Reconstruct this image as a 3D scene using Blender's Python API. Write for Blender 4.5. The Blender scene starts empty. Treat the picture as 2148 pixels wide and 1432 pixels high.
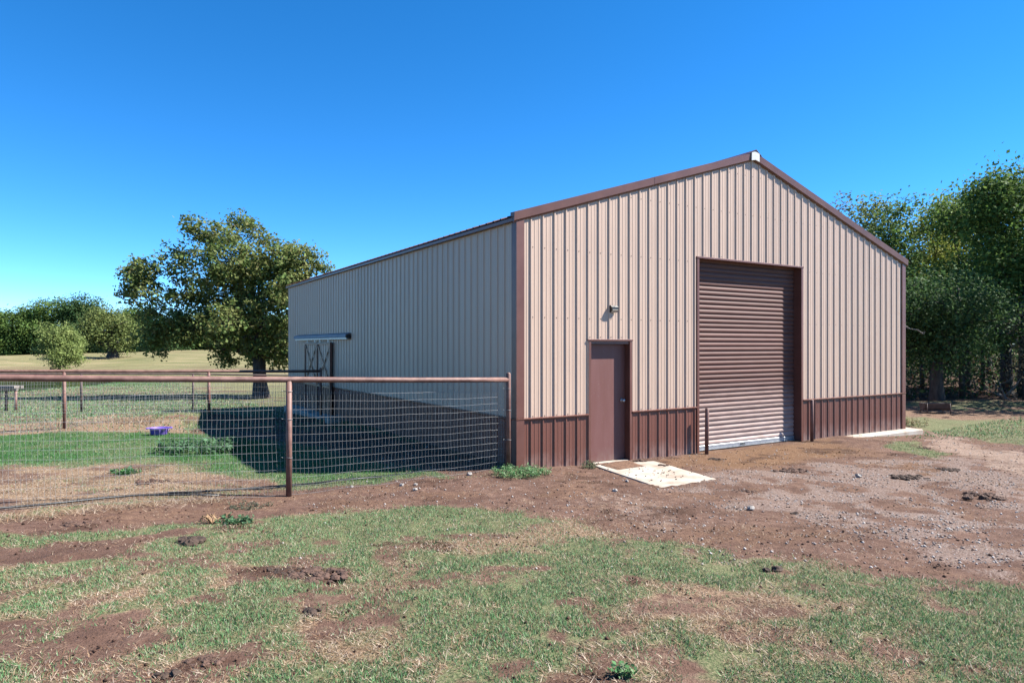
import bpy, math, random
import numpy as np
from mathutils import Vector, Matrix

scene = bpy.context.scene
PI = math.pi
# ------------------------------------------------------------------ camera, sky, sun, exposure
F, HY = 1416.35, 724.15                 # focal length and horizon of the photograph, in its pixels (2148 wide)
CAMH = 1.9421
cam_d = bpy.data.cameras.new('camera')
cam_d.sensor_width = 36.0
cam_d.lens = 36.0 * F / 2148.0
cam_d.shift_y = (HY - 716.0) / 2148.0
cam_d.clip_start = 0.05
cam_d.clip_end = 3000.0
cam = bpy.data.objects.new('camera', cam_d)
cam.location = (0, 0, CAMH)
cam.rotation_euler = (PI / 2, 0, 0)
scene.collection.objects.link(cam)
scene.camera = cam

TO_SUN = Vector((0.696, 0.060, 0.716)).normalized()
world = bpy.data.worlds.new('World')
scene.world = world
world.use_nodes = True
wn, wl = world.node_tree.nodes, world.node_tree.links
wn.clear()
w_out = wn.new('ShaderNodeOutputWorld')
w_bg = wn.new('ShaderNodeBackground')
w_sky = wn.new('ShaderNodeTexSky')
w_sky.sky_type = 'NISHITA'
w_sky.sun_disc = False
w_sky.sun_elevation = math.asin(TO_SUN.z)
w_sky.sun_rotation = math.atan2(TO_SUN.x, TO_SUN.y)
w_sky.air_density = 0.57
w_sky.dust_density = 0.0
w_sky.ozone_density = 5.6
w_sky.altitude = 300.0
w_hsv = wn.new('ShaderNodeHueSaturation')
w_hsv.inputs['Saturation'].default_value = 1.24
w_hsv.inputs['Hue'].default_value = 0.497
wl.new(w_sky.outputs[0], w_hsv.inputs['Color'])
wl.new(w_hsv.outputs[0], w_bg.inputs['Color'])
w_bg.inputs['Strength'].default_value = 0.092
wl.new(w_bg.outputs[0], w_out.inputs['Surface'])

sun_d = bpy.data.lights.new('sun', 'SUN')
sun_d.energy = 5.0
sun_d.angle = math.radians(0.53)
sun_d.color = (1.0, 0.965, 0.91)
sun = bpy.data.objects.new('sun', sun_d)
sun.rotation_euler = (-TO_SUN).to_track_quat('-Z', 'Y').to_euler()
sun.location = (20, 5, 30)
scene.collection.objects.link(sun)

scene.view_settings.view_transform = 'Standard'
scene.view_settings.look = 'None'
scene.view_settings.gamma = 1.0
scene.view_settings.use_curve_mapping = False
scene.view_settings.exposure = 1.72

# ------------------------------------------------------------------ helpers
C = scene.collection
rng = np.random.default_rng(7)
random.seed(7)

def smooth(a, b, x):
    t = np.clip((np.asarray(x, float) - a) / (b - a), 0, 1)
    return t * t * (3 - 2 * t)

_lat = np.random.default_rng(3).random((256, 256))
def vnoise(x, y):
    x = np.asarray(x, float); y = np.asarray(y, float)
    xi = np.floor(x).astype(int); yi = np.floor(y).astype(int)
    fx = x - xi; fy = y - yi
    fx = fx * fx * (3 - 2 * fx); fy = fy * fy * (3 - 2 * fy)
    a = _lat[xi % 256, yi % 256]; b = _lat[(xi + 1) % 256, yi % 256]
    c = _lat[xi % 256, (yi + 1) % 256]; d = _lat[(xi + 1) % 256, (yi + 1) % 256]
    return (a * (1 - fx) + b * fx) * (1 - fy) + (c * (1 - fx) + d * fx) * fy
def fbm(x, y, o=4):
    s = 0; a = 0.5
    for i in range(o):
        s = s + a * vnoise(x * 2 ** i + 17.3 * i, y * 2 ** i + 5.1 * i); a *= 0.5
    return s / (1 - 0.5 ** o)

def tag(o, label=None, cat=None, group=None, kind=None):
    if label: o['label'] = label
    if cat: o['category'] = cat
    if group: o['group'] = group
    if kind: o['kind'] = kind
    return o
def link(name, me, parent=None):
    o = bpy.data.objects.new(name, me)
    C.objects.link(o)
    if parent is not None: o.parent = parent
    return o
def empty(name, loc=(0, 0, 0), rz=0.0, label=None, cat=None, group=None):
    o = link(name, None)
    o.empty_display_size = 0.2
    o.location = loc; o.rotation_euler = (0, 0, rz)
    return tag(o, label, cat, group)

class MB:
    """collects shapes; build() links them as ONE mesh object"""
    def __init__(self): self.v = []; self.f = []; self.sm = []
    def add(self, vs, fs, smooth=False):
        n = len(self.v)
        self.v += [tuple(p) for p in vs]
        self.f += [tuple(i + n for i in f) for f in fs]
        self.sm += [smooth] * len(fs)
        return self
    def box(self, x0, x1, y0, y1, z0, z1, b=0.0):
        if b <= 0:
            vs = [(x, y, z) for z in (z0, z1) for y in (y0, y1) for x in (x0, x1)]
            return self.add(vs, [(0, 2, 3, 1), (4, 5, 7, 6), (0, 1, 5, 4), (2, 6, 7, 3), (0, 4, 6, 2), (1, 3, 7, 5)])
        def ring(ix, z): return [(x0 + ix, y0, z), (x1 - ix, y0, z), (x1, y0 + ix, z), (x1, y1 - ix, z), (x1 - ix, y1, z), (x0 + ix, y1, z), (x0, y1 - ix, z), (x0, y0 + ix, z)]
        def ring2(z): return [(x0 + b, y0 + b, z), (x1 - b, y0 + b, z), (x1 - b, y0 + b, z), (x1 - b, y1 - b, z), (x1 - b, y1 - b, z), (x0 + b, y1 - b, z), (x0 + b, y1 - b, z), (x0 + b, y0 + b, z)]
        vs = ring2(z0) + ring(b * .7, z0 + b) + ring(b * .7, z1 - b) + ring2(z1)
        fs = [tuple(range(7, -1, -1)), tuple(range(24, 32))]
        for r in range(3):
            for i in range(8):
                j = (i + 1) % 8
                fs.append((r * 8 + i, r * 8 + j, r * 8 + 8 + j, r * 8 + 8 + i))
        return self.add(vs, fs)
    def tube(self, pts, rad, n=10, cap=True, smooth=True):
        pts = [Vector(p) for p in pts]
        if not hasattr(rad, '__len__'): rad = [rad] * len(pts)
        vs = []; fs = []
        up = None
        for i, p in enumerate(pts):
            t = (pts[min(i + 1, len(pts) - 1)] - pts[max(i - 1, 0)])
            if t.length < 1e-9: t = Vector((0, 0, 1))
            t.normalize()
            if up is None:
                up = t.orthogonal().normalized()
            else:
                up = up - t * up.dot(t)
                up = up.normalized() if up.length > 1e-6 else t.orthogonal().normalized()
            s = t.cross(up)
            for k in range(n):
                a = 2 * PI * k / n
                vs.append(p + (up * math.cos(a) + s * math.sin(a)) * rad[i])
        for i in range(len(pts) - 1):
            for k in range(n):
                k2 = (k + 1) % n
                fs.append((i * n + k, i * n + k2, (i + 1) * n + k2, (i + 1) * n + k))
        if cap:
            fs.append(tuple(range(n - 1, -1, -1)))
            fs.append(tuple(range((len(pts) - 1) * n, len(pts) * n)))
        return self.add(vs, fs, smooth)
    def lathe(self, prof, n=16, c=(0, 0, 0), smooth=True):
        vs = []; fs = []
        for r, z in prof:
            for k in range(n):
                a = 2 * PI * k / n
                vs.append((c[0] + r * math.cos(a), c[1] + r * math.sin(a), c[2] + z))
        for i in range(len(prof) - 1):
            for k in range(n):
                k2 = (k + 1) % n
                fs.append((i * n + k, i * n + k2, (i + 1) * n + k2, (i + 1) * n + k))
        fs.append(tuple(range(n - 1, -1, -1))); fs.append(tuple(range((len(prof) - 1) * n, len(prof) * n)))
        return self.add(vs, fs, smooth)
    def mesh(self, name, mat):
        me = bpy.data.meshes.new(name)
        me.from_pydata(self.v, [], self.f)
        me.polygons.foreach_set('use_smooth', self.sm)
        me.materials.append(mat)
        me.update()
        return me
    def build(self, name, mat, parent=None):
        return link(name, self.mesh(name, mat), parent)

def np_mesh(name, verts, faces, mat, cols=None, smooth=False):
    """verts (n,3), faces (m,k) arrays with k fixed"""
    me = bpy.data.meshes.new(name)
    nv, nf, k = len(verts), len(faces), faces.shape[1]
    me.vertices.add(nv); me.vertices.foreach_set('co', np.asarray(verts, np.float32).ravel())
    me.loops.add(nf * k); me.loops.foreach_set('vertex_index', np.asarray(faces, np.int32).ravel())
    me.polygons.add(nf)
    me.polygons.foreach_set('loop_start', np.arange(0, nf * k, k, dtype=np.int32))
    me.polygons.foreach_set('loop_total', np.full(nf, k, np.int32))
    if smooth: me.polygons.foreach_set('use_smooth', np.ones(nf, bool))
    if cols is not None:
        for cname, arr in (cols.items() if isinstance(cols, dict) else [('Col', cols)]):
            a = me.color_attributes.new(cname, 'FLOAT_COLOR', 'POINT')
            rgba = np.ones((nv, 4), np.float32); rgba[:, :arr.shape[1]] = arr * (0.56 if cname == 'Col' else 1.0)
            a.data.foreach_set('color', rgba.ravel())
    me.materials.append(mat)
    me.update(calc_edges=True)
    return me

# ------------------------------------------------------------------ materials
ALB = 0.56                              # all base colours below are scaled by this
def dim(c): return tuple(k * ALB for k in c)
def new_mat(name):
    m = bpy.data.materials.new(name); m.use_nodes = True
    nt = m.node_tree
    b = nt.nodes['Principled BSDF']
    return m, nt, b
def N(nt, t, **kw):
    n = nt.nodes.new(t)
    for k, v in kw.items():
        if k in n.inputs.keys(): n.inputs[k].default_value = v
        else: setattr(n, k, v)
    return n
def ramp(nt, fac, stops):
    r = nt.nodes.new('ShaderNodeValToRGB')
    e = r.color_ramp.elements
    while len(e) < len(stops): e.new(0.5)
    for el, (p, c) in zip(e, stops):
        el.position = p
        el.color = (c, c, c, 1) if not hasattr(c, '__len__') else (*dim(c), 1)
    nt.links.new(fac, r.inputs[0])
    return r.outputs[0]
def mixc(nt, fac, a, b, mode='MIX'):
    m = nt.nodes.new('ShaderNodeMix'); m.data_type = 'RGBA'; m.blend_type = mode
    for i, v in ((0, fac), (6, a), (7, b)):
        if hasattr(v, 'is_linked') or hasattr(v, 'links'): nt.links.new(v, m.inputs[i])
        else: m.inputs[i].default_value = (*dim(v), 1) if hasattr(v, '__len__') else v
    return m.outputs[2]
def coords(nt, scale=(1, 1, 1)):
    tc = nt.nodes.new('ShaderNodeTexCoord'); mp = nt.nodes.new('ShaderNodeMapping')
    mp.inputs['Scale'].default_value = scale
    nt.links.new(tc.outputs['Object'], mp.inputs[0])
    return mp.outputs[0]
def noise(nt, vec, scale, detail=4.0, rough=0.55):
    n = nt.nodes.new('ShaderNodeTexNoise')
    n.inputs['Scale'].default_value = scale; n.inputs['Detail'].default_value = detail; n.inputs['Roughness'].default_value = rough
    if vec is not None: nt.links.new(vec, n.inputs['Vector'])
    return n.outputs[0]
def bump(nt, b, h, strength=0.3, dist=0.01):
    n = nt.nodes.new('ShaderNodeBump'); n.inputs['Strength'].default_value = strength; n.inputs['Distance'].default_value = dist
    nt.links.new(h, n.inputs['Height']); nt.links.new(n.outputs[0], b.inputs['Normal'])

def mat_varied(name, c1, c2, scale=3.0, rough=0.6, metal=0.0, stretch=(1, 1, 1), bs=0.0, spec=0.5, lo=0.35, hi=0.65, detail=5.0):
    m, nt, b = new_mat(name)
    v = coords(nt, stretch)
    f = noise(nt, v, scale, detail, 0.6)
    col = ramp(nt, f, [(lo, c1), (hi, c2)])
    nt.links.new(col, b.inputs['Base Color'])
    b.inputs['Roughness'].default_value = rough
    b.inputs['Metallic'].default_value = metal
    b.inputs['Specular IOR Level'].default_value = spec
    if bs > 0: bump(nt, b, f, bs, 0.02)
    return m

def mat_panel(name, base, dirty, splash, rough, splash_h):
    """painted steel sheet: faint vertical streaks, oil-canning, mud splash near the ground"""
    m, nt, b = new_mat(name)
    v = coords(nt, (1, 1, 0.12))
    f = noise(nt, v, 9.0, 4)
    tc = nt.nodes.new('ShaderNodeTexCoord')
    f2 = noise(nt, tc.outputs['Object'], 0.7, 3)
    c = mixc(nt, ramp(nt, f, [(0.38, 0.0), (0.72, 0.55)]), base, dirty)
    c = mixc(nt, ramp(nt, f2, [(0.3, 0.0), (0.75, 0.4)]), c, dirty)
    sx = nt.nodes.new('ShaderNodeSeparateXYZ'); nt.links.new(tc.outputs['Object'], sx.inputs[0])
    nz = noise(nt, coords(nt, (1, 1, 0.5)), 6.0, 6, 0.65)
    mr = nt.nodes.new('ShaderNodeMapRange'); mr.inputs[1].default_value = -0.12; mr.inputs[2].default_value = splash_h
    mr.inputs[3].default_value = 1.0; mr.inputs[4].default_value = 0.0
    nt.links.new(sx.outputs[2], mr.inputs[0])
    mu = nt.nodes.new('ShaderNodeMath'); mu.operation = 'MULTIPLY'
    nt.links.new(mr.outputs[0], mu.inputs[0]); nt.links.new(ramp(nt, nz, [(0.36, 0.0), (0.60, 0.7)]), mu.inputs[1])
    c = mixc(nt, mu.outputs[0], c, splash)
    sp = noise(nt, tc.outputs['Object'], 42.0, 1, 0.4)
    c = mixc(nt, ramp(nt, sp, [(0.755, 0.0), (0.78, 0.7)]), c, splash)
    oi = nt.nodes.new('ShaderNodeObjectInfo')
    ad = nt.nodes.new('ShaderNodeMath'); ad.operation = 'MULTIPLY_ADD'; ad.inputs[1].default_value = 0.09; ad.inputs[2].default_value = 0.955
    nt.links.new(oi.outputs['Random'], ad.inputs[0])
    hs = nt.nodes.new('ShaderNodeHueSaturation'); nt.links.new(c, hs.inputs['Color']); nt.links.new(ad.outputs[0], hs.inputs['Value'])
    nt.links.new(hs.outputs[0], b.inputs['Base Color'])
    b.inputs['Roughness'].default_value = rough
    b.inputs['Specular IOR Level'].default_value = 0.4
    f3 = noise(nt, coords(nt, (1, 1, 0.45)), 2.2, 2)
    bump(nt, b, f3, 0.22, 0.03)
    return m

TAN = (0.74, 0.535, 0.405)
BRN = (0.205, 0.075, 0.050)
M = {}
M['tan'] = mat_panel('tan_painted_steel', TAN, (0.65, 0.465, 0.355), (0.42, 0.30, 0.24), 0.42, 0.05)
M['brown'] = mat_panel('brown_painted_steel', BRN, (0.235, 0.095, 0.066), (0.50, 0.37, 0.32), 0.42, 0.26)
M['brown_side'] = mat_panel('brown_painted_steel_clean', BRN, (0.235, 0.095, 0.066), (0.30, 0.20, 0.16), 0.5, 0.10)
M['trim'] = mat_varied('brown_trim', (0.170, 0.062, 0.042), (0.22, 0.088, 0.062), 2.5, 0.4)
M['roofing'] = mat_varied('brown_roofing', (0.10, 0.04, 0.034), (0.15, 0.062, 0.05), 2.0, 0.4)
M['door'] = mat_panel('brown_door_paint', (0.21, 0.082, 0.064), (0.27, 0.125, 0.112), (0.34, 0.24, 0.20), 0.5, 0.22)
M['white'] = mat_varied('white_cap_metal', (0.78, 0.78, 0.74), (0.85, 0.85, 0.82), 6, 0.45)
M['galv'] = mat_varied('galvanised_steel', (0.50, 0.53, 0.56), (0.70, 0.72, 0.74), 14, 0.38, 0.6)
M['wire'] = mat_varied('galvanised_wire', (0.34, 0.35, 0.36), (0.5, 0.5, 0.5), 5, 0.5, 0.3)
M['wire_dark'] = mat_varied('dull_wire', (0.10, 0.10, 0.10), (0.2, 0.19, 0.18), 5, 0.7, 0.1)
M['pipe'] = mat_varied('rusty_pipe', (0.155, 0.066, 0.05), (0.30, 0.155, 0.12), 7, 0.62, 0.0, (1, 1, 1), 0.15)
M['pipe_dark'] = mat_varied('dark_pipe', (0.055, 0.035, 0.032), (0.13, 0.08, 0.07), 6, 0.7, 0.0, (1, 1, 1), 0.15)
M['track'] = mat_varied('blue_grey_track_cover', (0.20, 0.24, 0.30), (0.26, 0.30, 0.36), 4, 0.6, 0.0)
M['black'] = mat_varied('black_plastic', (0.012, 0.012, 0.012), (0.03, 0.03, 0.03), 8, 0.5)
M['bronze'] = mat_varied('dark_bronze_housing', (0.03, 0.024, 0.02), (0.05, 0.04, 0.034), 8, 0.32)
M['purple'] = mat_varied('purple_plastic', (0.20, 0.11, 0.66), (0.25, 0.15, 0.72), 6, 0.6)
M['bark'] = mat_varied('bark', (0.035, 0.027, 0.022), (0.11, 0.088, 0.072), 9, 0.9, 0.0, (1, 1, 0.25), 0.8)
M['deadwood'] = mat_varied('bleached_dead_wood', (0.20, 0.17, 0.145), (0.34, 0.30, 0.26), 9, 0.85, 0.0, (1, 1, 0.3), 0.4)  # bleached wood, its colour darkened to carry the shade at the wood edge
M['plank'] = mat_varied('weathered_plank', (0.22, 0.19, 0.17), (0.40, 0.36, 0.33), 8, 0.85, 0.0, (0.2, 1, 1), 0.4)
M['mat'] = mat_varied('coir_mat', (0.10, 0.045, 0.022), (0.27, 0.14, 0.075), 40, 0.95, 0.0, (1, 1, 1), 0.9)
M['dung'] = mat_varied('dry_dung', (0.035, 0.02, 0.013), (0.10, 0.06, 0.04), 20, 0.95, 0.0, (1, 1, 1), 0.8)
M['clod'] = mat_varied('soil_clod', (0.07, 0.036, 0.024), (0.16, 0.088, 0.06), 14, 0.95, 0.0, (1, 1, 1), 0.8)
M['rock'] = mat_varied('pale_stone', (0.30, 0.26, 0.23), (0.48, 0.44, 0.40), 6, 0.85, 0.0, (1, 1, 1), 0.5)
M['hose'] = mat_varied('black_poly_hose', (0.014, 0.014, 0.015), (0.035, 0.034, 0.033), 5, 0.5)

def mat_concrete():
    m, nt, b = new_mat('concrete')
    tc = nt.nodes.new('ShaderNodeTexCoord')
    f = noise(nt, tc.outputs['Object'], 2.2, 6, 0.65)
    f2 = noise(nt, tc.outputs['Object'], 45, 3)
    c = ramp(nt, f, [(0.32, (0.34, 0.23, 0.16)), (0.47, (0.50, 0.42, 0.34)), (0.66, (0.60, 0.55, 0.48))])
    c = mixc(nt, ramp(nt, f2, [(0.6, 0.0), (0.75, 0.5)]), c, (0.33, 0.26, 0.21))
    nt.links.new(c, b.inputs['Base Color']); b.inputs['Roughness'].default_value = 0.9
    bump(nt, b, f2, 0.3, 0.004)
    return m
M['concrete'] = mat_concrete()

def mat_attr(name, rough=0.8, transl=0.0, spec=0.2, attr='Col'):
    m, nt, b = new_mat(name)
    a = nt.nodes.new('ShaderNodeAttribute'); a.attribute_name = attr
    nt.links.new(a.outputs['Color'], b.inputs['Base Color'])
    b.inputs['Roughness'].default_value = rough; b.inputs['Specular IOR Level'].default_value = spec
    if transl > 0:
        t = nt.nodes.new('ShaderNodeBsdfTranslucent'); nt.links.new(a.outputs['Color'], t.inputs['Color'])
        mx = nt.nodes.new('ShaderNodeMixShader'); mx.inputs[0].default_value = transl
        out = nt.nodes['Material Output']
        nt.links.new(b.outputs[0], mx.inputs[1]); nt.links.new(t.outputs[0], mx.inputs[2]); nt.links.new(mx.outputs[0], out.inputs[0])
    return m
M['leaf'] = mat_attr('foliage', 0.7, 0.36, 0.15)
M['blade'] = mat_attr('grass_blades', 0.7, 0.25, 0.25)
M['pebble'] = mat_attr('pebbles', 0.9, 0.0, 0.2)

def mat_shutter():
    """brown roll-up curtain, dusty and sun-chalked towards the bottom"""
    m, nt, b = new_mat('roll_up_curtain_paint')
    tc = nt.nodes.new('ShaderNodeTexCoord'); oi = nt.nodes.new('ShaderNodeObjectInfo')
    geo = nt.nodes.new('ShaderNodeNewGeometry')
    sx = nt.nodes.new('ShaderNodeSeparateXYZ'); nt.links.new(geo.outputs['Position'], sx.inputs[0])
    mr = nt.nodes.new('ShaderNodeMapRange'); mr.inputs[1].default_value = 0.0; mr.inputs[2].default_value = 1.24
    mr.inputs[3].default_value = 1.0; mr.inputs[4].default_value = 0.0
    nt.links.new(sx.outputs[2], mr.inputs[0])
    mp = nt.nodes.new('ShaderNodeMapping'); mp.inputs['Scale'].default_value = (0.8, 0.8, 3.0)
    nt.links.new(geo.outputs['Position'], mp.inputs[0])
    f = noise(nt, mp.outputs[0], 4.0, 6, 0.65)
    mu = nt.nodes.new('ShaderNodeMath'); mu.operation = 'MULTIPLY'
    nt.links.new(mr.outputs[0], mu.inputs[0]); nt.links.new(ramp(nt, f, [(0.25, 0.45), (0.6, 1.0)]), mu.inputs[1])
    c = mixc(nt, ramp(nt, f, [(0.35, 0.0), (0.7, 0.5)]), (0.175, 0.082, 0.064), (0.24, 0.125, 0.10))
    c = mixc(nt, mu.outputs[0], c, (0.70, 0.54, 0.47))
    ad = nt.nodes.new('ShaderNodeMath'); ad.operation = 'MULTIPLY_ADD'; ad.inputs[1].default_value = 0.25; ad.inputs[2].default_value = 0.87
    nt.links.new(oi.outputs['Random'], ad.inputs[0])
    hs = nt.nodes.new('ShaderNodeHueSaturation'); nt.links.new(c, hs.inputs['Color']); nt.links.new(ad.outputs[0], hs.inputs['Value'])
    nt.links.new(hs.outputs[0], b.inputs['Base Color'])
    b.inputs['Roughness'].default_value = 0.6; b.inputs['Specular IOR Level'].default_value = 0.2
    return m
M['shutter'] = mat_shutter()

# ------------------------------------------------------------------ terrain height
TH = 0.5539; CT, ST = math.cos(TH), math.sin(TH)
X0, Y0 = 0.0798, 10.5444                # left front corner of the building
W, L = 11.0765, 14.6                    # its width and length
def bxy(u, v): return X0 + u * CT - v * ST, Y0 + u * ST + v * CT
def U(px):
    r = (px - 1074) / F
    return (r * Y0 - X0) / (CT - r * ST)
def V(px):
    r = (px - 1074) / F
    return (X0 - r * Y0) / (ST + r * CT)
def Zf(py, u): return CAMH - (py - HY) * (Y0 + u * ST) / F
def Zs(py, v): return CAMH - (py - HY) * (Y0 + v * CT) / F

_dy = [-60, 16, 20, 25, 30, 37, 45, 52, 60, 70, 85, 95, 106, 130, 200, 600]
_dz = [0, 0, -.12, -.35, -.58, -.9, -1.35, -1.78, -1.85, -1.45, -1.0, -.5, 0, 0.05, 0.3, 0.4]
POND_Z = -1.55
def G0(x, y):
    x = np.asarray(x, float); y = np.asarray(y, float)
    z = 0.24 * (1 - smooth(2.5, 8.8, y))
    z = z + 0.16 * np.exp(-((x + 6.2) / 2.6) ** 2 - ((y - 7.0) / 2.2) ** 2)
    left = 1 - smooth(-6, 14, x - 0.25 * y)
    z = z + np.interp(y, _dy, _dz) * left
    # far field climbs towards the right
    z = z + smooth(90, 125, y) * np.clip((x + 98) * 0.025, -0.5, 1.1) * left
    # pond banks: a shallow basin only to the left
    z = z + 0.75 * smooth(-37, -31, x + (y - 52) * 0.2) * np.exp(-((y - 56) / 15.0) ** 2) * left
    # along the front of the building
    u = (x - X0) * CT + (y - Y0) * ST; v = -(x - X0) * ST + (y - Y0) * CT
    nearf = np.exp(-np.clip(-v - 0.3, 0, 99) ** 2 / 9.0) * (1 - smooth(0.5, 3.0, v))
    z = z + nearf * (np.interp(u, [-3, 0, 1.2, 2.4, 3.6, 5.0, 7.6, 8.2, 10.5, 11.6, 13.5, 18], [.0, .03, -.045, -.055, -.07, -.085, -.07, -.055, -.17, -.21, -.18, -.12]))
    # berm by the far pen fence
    mx, my = -8.3, 17.0
    du = (x - mx) * CT + (y - my) * ST; dv = -(x - mx) * ST + (y - my) * CT
    z = z + 0.30 * np.exp(-(du / 1.7) ** 2 - (dv / 0.8) ** 2)
    return z
def G(x, y):
    x = np.asarray(x, float); y = np.asarray(y, float)
    z = G0(x, y)
    u = (x - X0) * CT + (y - Y0) * ST; v = -(x - X0) * ST + (y - Y0) * CT
    near = (1 - smooth(16, 40, y)) * (1 - 0.8 * smooth(-1.6, -.4, v) * (1 - smooth(L, L + 2, v)) * smooth(-1.2, -.2, u) * (1 - smooth(W, W + 2, u)))
    z = z + (fbm(x * 0.7, y * 0.7, 3) - 0.5) * 0.07 * near
    z = z + (fbm(x * 3.1 + 9, y * 3.1, 3) - 0.5) * 0.030 * near
    z = z + (fbm(x * 0.08, y * 0.08, 3) - 0.5) * 0.7 * smooth(40, 90, y)
    return z
def at(px, py, dz=0.0):
    """point of the ground seen at a pixel of the photograph"""
    rx = (px - 1074) / F; rz = -(py - HY) / F
    lo = 2.0; y = lo
    prev = y
    while y < 400:
        if CAMH + rz * y < float(G(rx * y, y)) + dz: break
        prev = y; y *= 1.01
    a, b = prev, y
    for _ in range(25):
        mdl = (a + b) / 2
        if CAMH + rz * mdl < float(G(rx * mdl, mdl)) + dz: b = mdl
        else: a = mdl
    return Vector((rx * b, b, CAMH + rz * b))
def on(x, y, dz=0.0): return Vector((x, y, float(G(x, y)) + dz))

# ------------------------------------------------------------------ ground cover zones (polygons on the ground)
RX0, RX1, RY0, RY1, RS = -24.0, 28.0, 1.5, 44.0, 0.06
gx = np.arange(RX0, RX1, RS); gy = np.arange(RY0, RY1, RS)
GX, GY = np.meshgrid(gx, gy, indexing='ij')
wxn = (fbm(GX * 1.3, GY * 1.3, 4) - 0.5); wyn = (fbm(GX * 1.3 + 50, GY * 1.3 + 50, 4) - 0.5)
wx2 = (fbm(GX * 5 + 3, GY * 5, 3) - 0.5)
def zone(pix, soft=0.25, warp=1.0):
    P = np.array([[*(at(x, y).xy)] for x, y in pix])
    d2 = np.full(GX.shape, 1e9); ins = np.zeros(GX.shape, bool)
    x0, y0 = P.min(0) - 1.2; x1, y1 = P.max(0) + 1.2
    i0, i1 = np.searchsorted(gx, [x0, x1]); j0, j1 = np.searchsorted(gy, [y0, y1])
    out = np.zeros(GX.shape)
    if i1 <= i0 or j1 <= j0: return out
    X = GX[i0:i1, j0:j1] + warp * (wxn[i0:i1, j0:j1] * 1.2 + wx2[i0:i1, j0:j1] * .25)
    Y = GY[i0:i1, j0:j1] + warp * (wyn[i0:i1, j0:j1] * 1.2 + wx2[i0:i1, j0:j1] * .25)
    d2 = np.full(X.shape, 1e9); ins = np.zeros(X.shape, bool)
    n = len(P)
    for i in range(n):
        a, b = P[i], P[(i + 1) % n]
        e = b - a
        t = np.clip(((X - a[0]) * e[0] + (Y - a[1]) * e[1]) / (e @ e + 1e-12), 0, 1)
        d2 = np.minimum(d2, (X - a[0] - t * e[0]) ** 2 + (Y - a[1] - t * e[1]) ** 2)
        cr = ((a[1] > Y) != (b[1] > Y)) & (X < (b[0] - a[0]) * (Y - a[1]) / (b[1] - a[1] + 1e-12) + a[0])
        ins ^= cr
    sd = np.where(ins, 1, -1) * np.sqrt(d2)
    out[i0:i1, j0:j1] = smooth(-soft, soft, sd)
    return out

n1 = fbm(GX * 0.55, GY * 0.55, 5); n2 = fbm(GX * 1.7 + 31, GY * 1.7 + 7, 4); n3 = fbm(GX * 4.5 + 11, GY * 4.5 + 3, 3)
GR = .26 + .68 * smooth(0.37, 0.57, 0.16 * n1 + 0.38 * n2 + 0.46 * n3)            # living grass
STW = .15 + .6 * smooth(0.42, 0.64, 0.5 * fbm(GX * 0.8 + 80, GY * 0.8 + 20, 4) + 0.5 * n3)   # dead straw
DK = .75 * smooth(0.60, 0.74, 0.7 * fbm(GX * 1.1 + 7, GY * 1.1 + 91, 4) + 0.3 * n3)   # trampled dark soil
GV = np.zeros(GX.shape); SD = np.zeros(GX.shape); MN = np.zeros(GX.shape); LU = np.zeros(GX.shape)
# lawn in front: patchy
def put(z, gr=None, st=None, dk=None, gv=None, sd=None, mn=None, lu=None):
    global GR, STW, DK, GV, SD, MN, LU
    if gr is not None: GR = GR * (1 - z) + gr * z
    if st is not None: STW = STW * (1 - z) + st * z
    if dk is not None: DK = DK * (1 - z) + dk * z
    if gv is not None: GV = GV * (1 - z) + gv * z
    if sd is not None: SD = SD * (1 - z) + sd * z
    if mn is not None: MN = MN * (1 - z) + mn * z
    if lu is not None: LU = LU * (1 - z) + lu * z
# the worn yard and track
put(zone([(-300, 1150), (0, 1082), (200, 1058), (420, 1040), (600, 1028), (800, 1008), (1000, 992), (1080, 985), (1240, 965), (1330, 950), (1465, 935), (1600, 925), (1760, 905), (1930, 905), (2148, 925), (2500, 960), (2500, 1310), (2148, 1235), (2000, 1225), (1750, 1190), (1600, 1170), (1450, 1150), (1300, 1125), (1200, 1100), (1080, 1065), (900, 1058), (760, 1066), (600, 1082), (470, 1092), (330, 1108), (0, 1132), (-300, 1230)], 0.25, .6), gr=0.04, st=.35 * smooth(.5, .7, n3), dk=.62 * smooth(.50, .66, n2 * .6 + n3 * .4), mn=.38 * smooth(.5, .62, fbm(GX * 1.2 + 60, GY * 2.4 + 15, 4)))
put(zone([(1430, 1035), (1600, 985), (1800, 962), (2050, 962), (2148, 990), (2500, 1040), (2500, 1280), (2148, 1210), (1950, 1165), (1800, 1120), (1620, 1085)], 0.6, 1.3) * smooth(.36, .60, n2 * .6 + n3 * .4), gv=0.95, st=0.2, dk=.1, mn=.1)
put(zone([(1470, 1180), (1540, 1168), (1620, 1200), (1560, 1215)], 0.3, 1.0), gv=0.8)
put(zone([(1935, 905), (2010, 915), (2148, 952), (2400, 1010), (2400, 1050), (2148, 992), (2060, 972), (1990, 945)], 0.5, 1.2), gr=0.0, st=0.0, dk=0.0, gv=.25, sd=.8)
put(zone([(1240, 1025), (1420, 1060), (1500, 1110), (1400, 1125), (1290, 1100), (1150, 1040)], 0.4, .8), sd=0.45, gv=.15)
put(zone([(1840, 928), (1920, 922), (2000, 952), (1960, 966), (1880, 945)], 0.2, .8), gr=0.75, st=.4)
put(zone([(1472, 945), (1560, 936), (1680, 920), (1775, 918), (1760, 950), (1640, 975), (1530, 988), (1480, 972)], 0.45, 1.1), mn=.75, gv=0.0, gr=0.0)
put(zone([(1320, 972), (1465, 950), (1480, 970), (1400, 990), (1340, 985)], 0.12, .4), mn=0.6)
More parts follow.
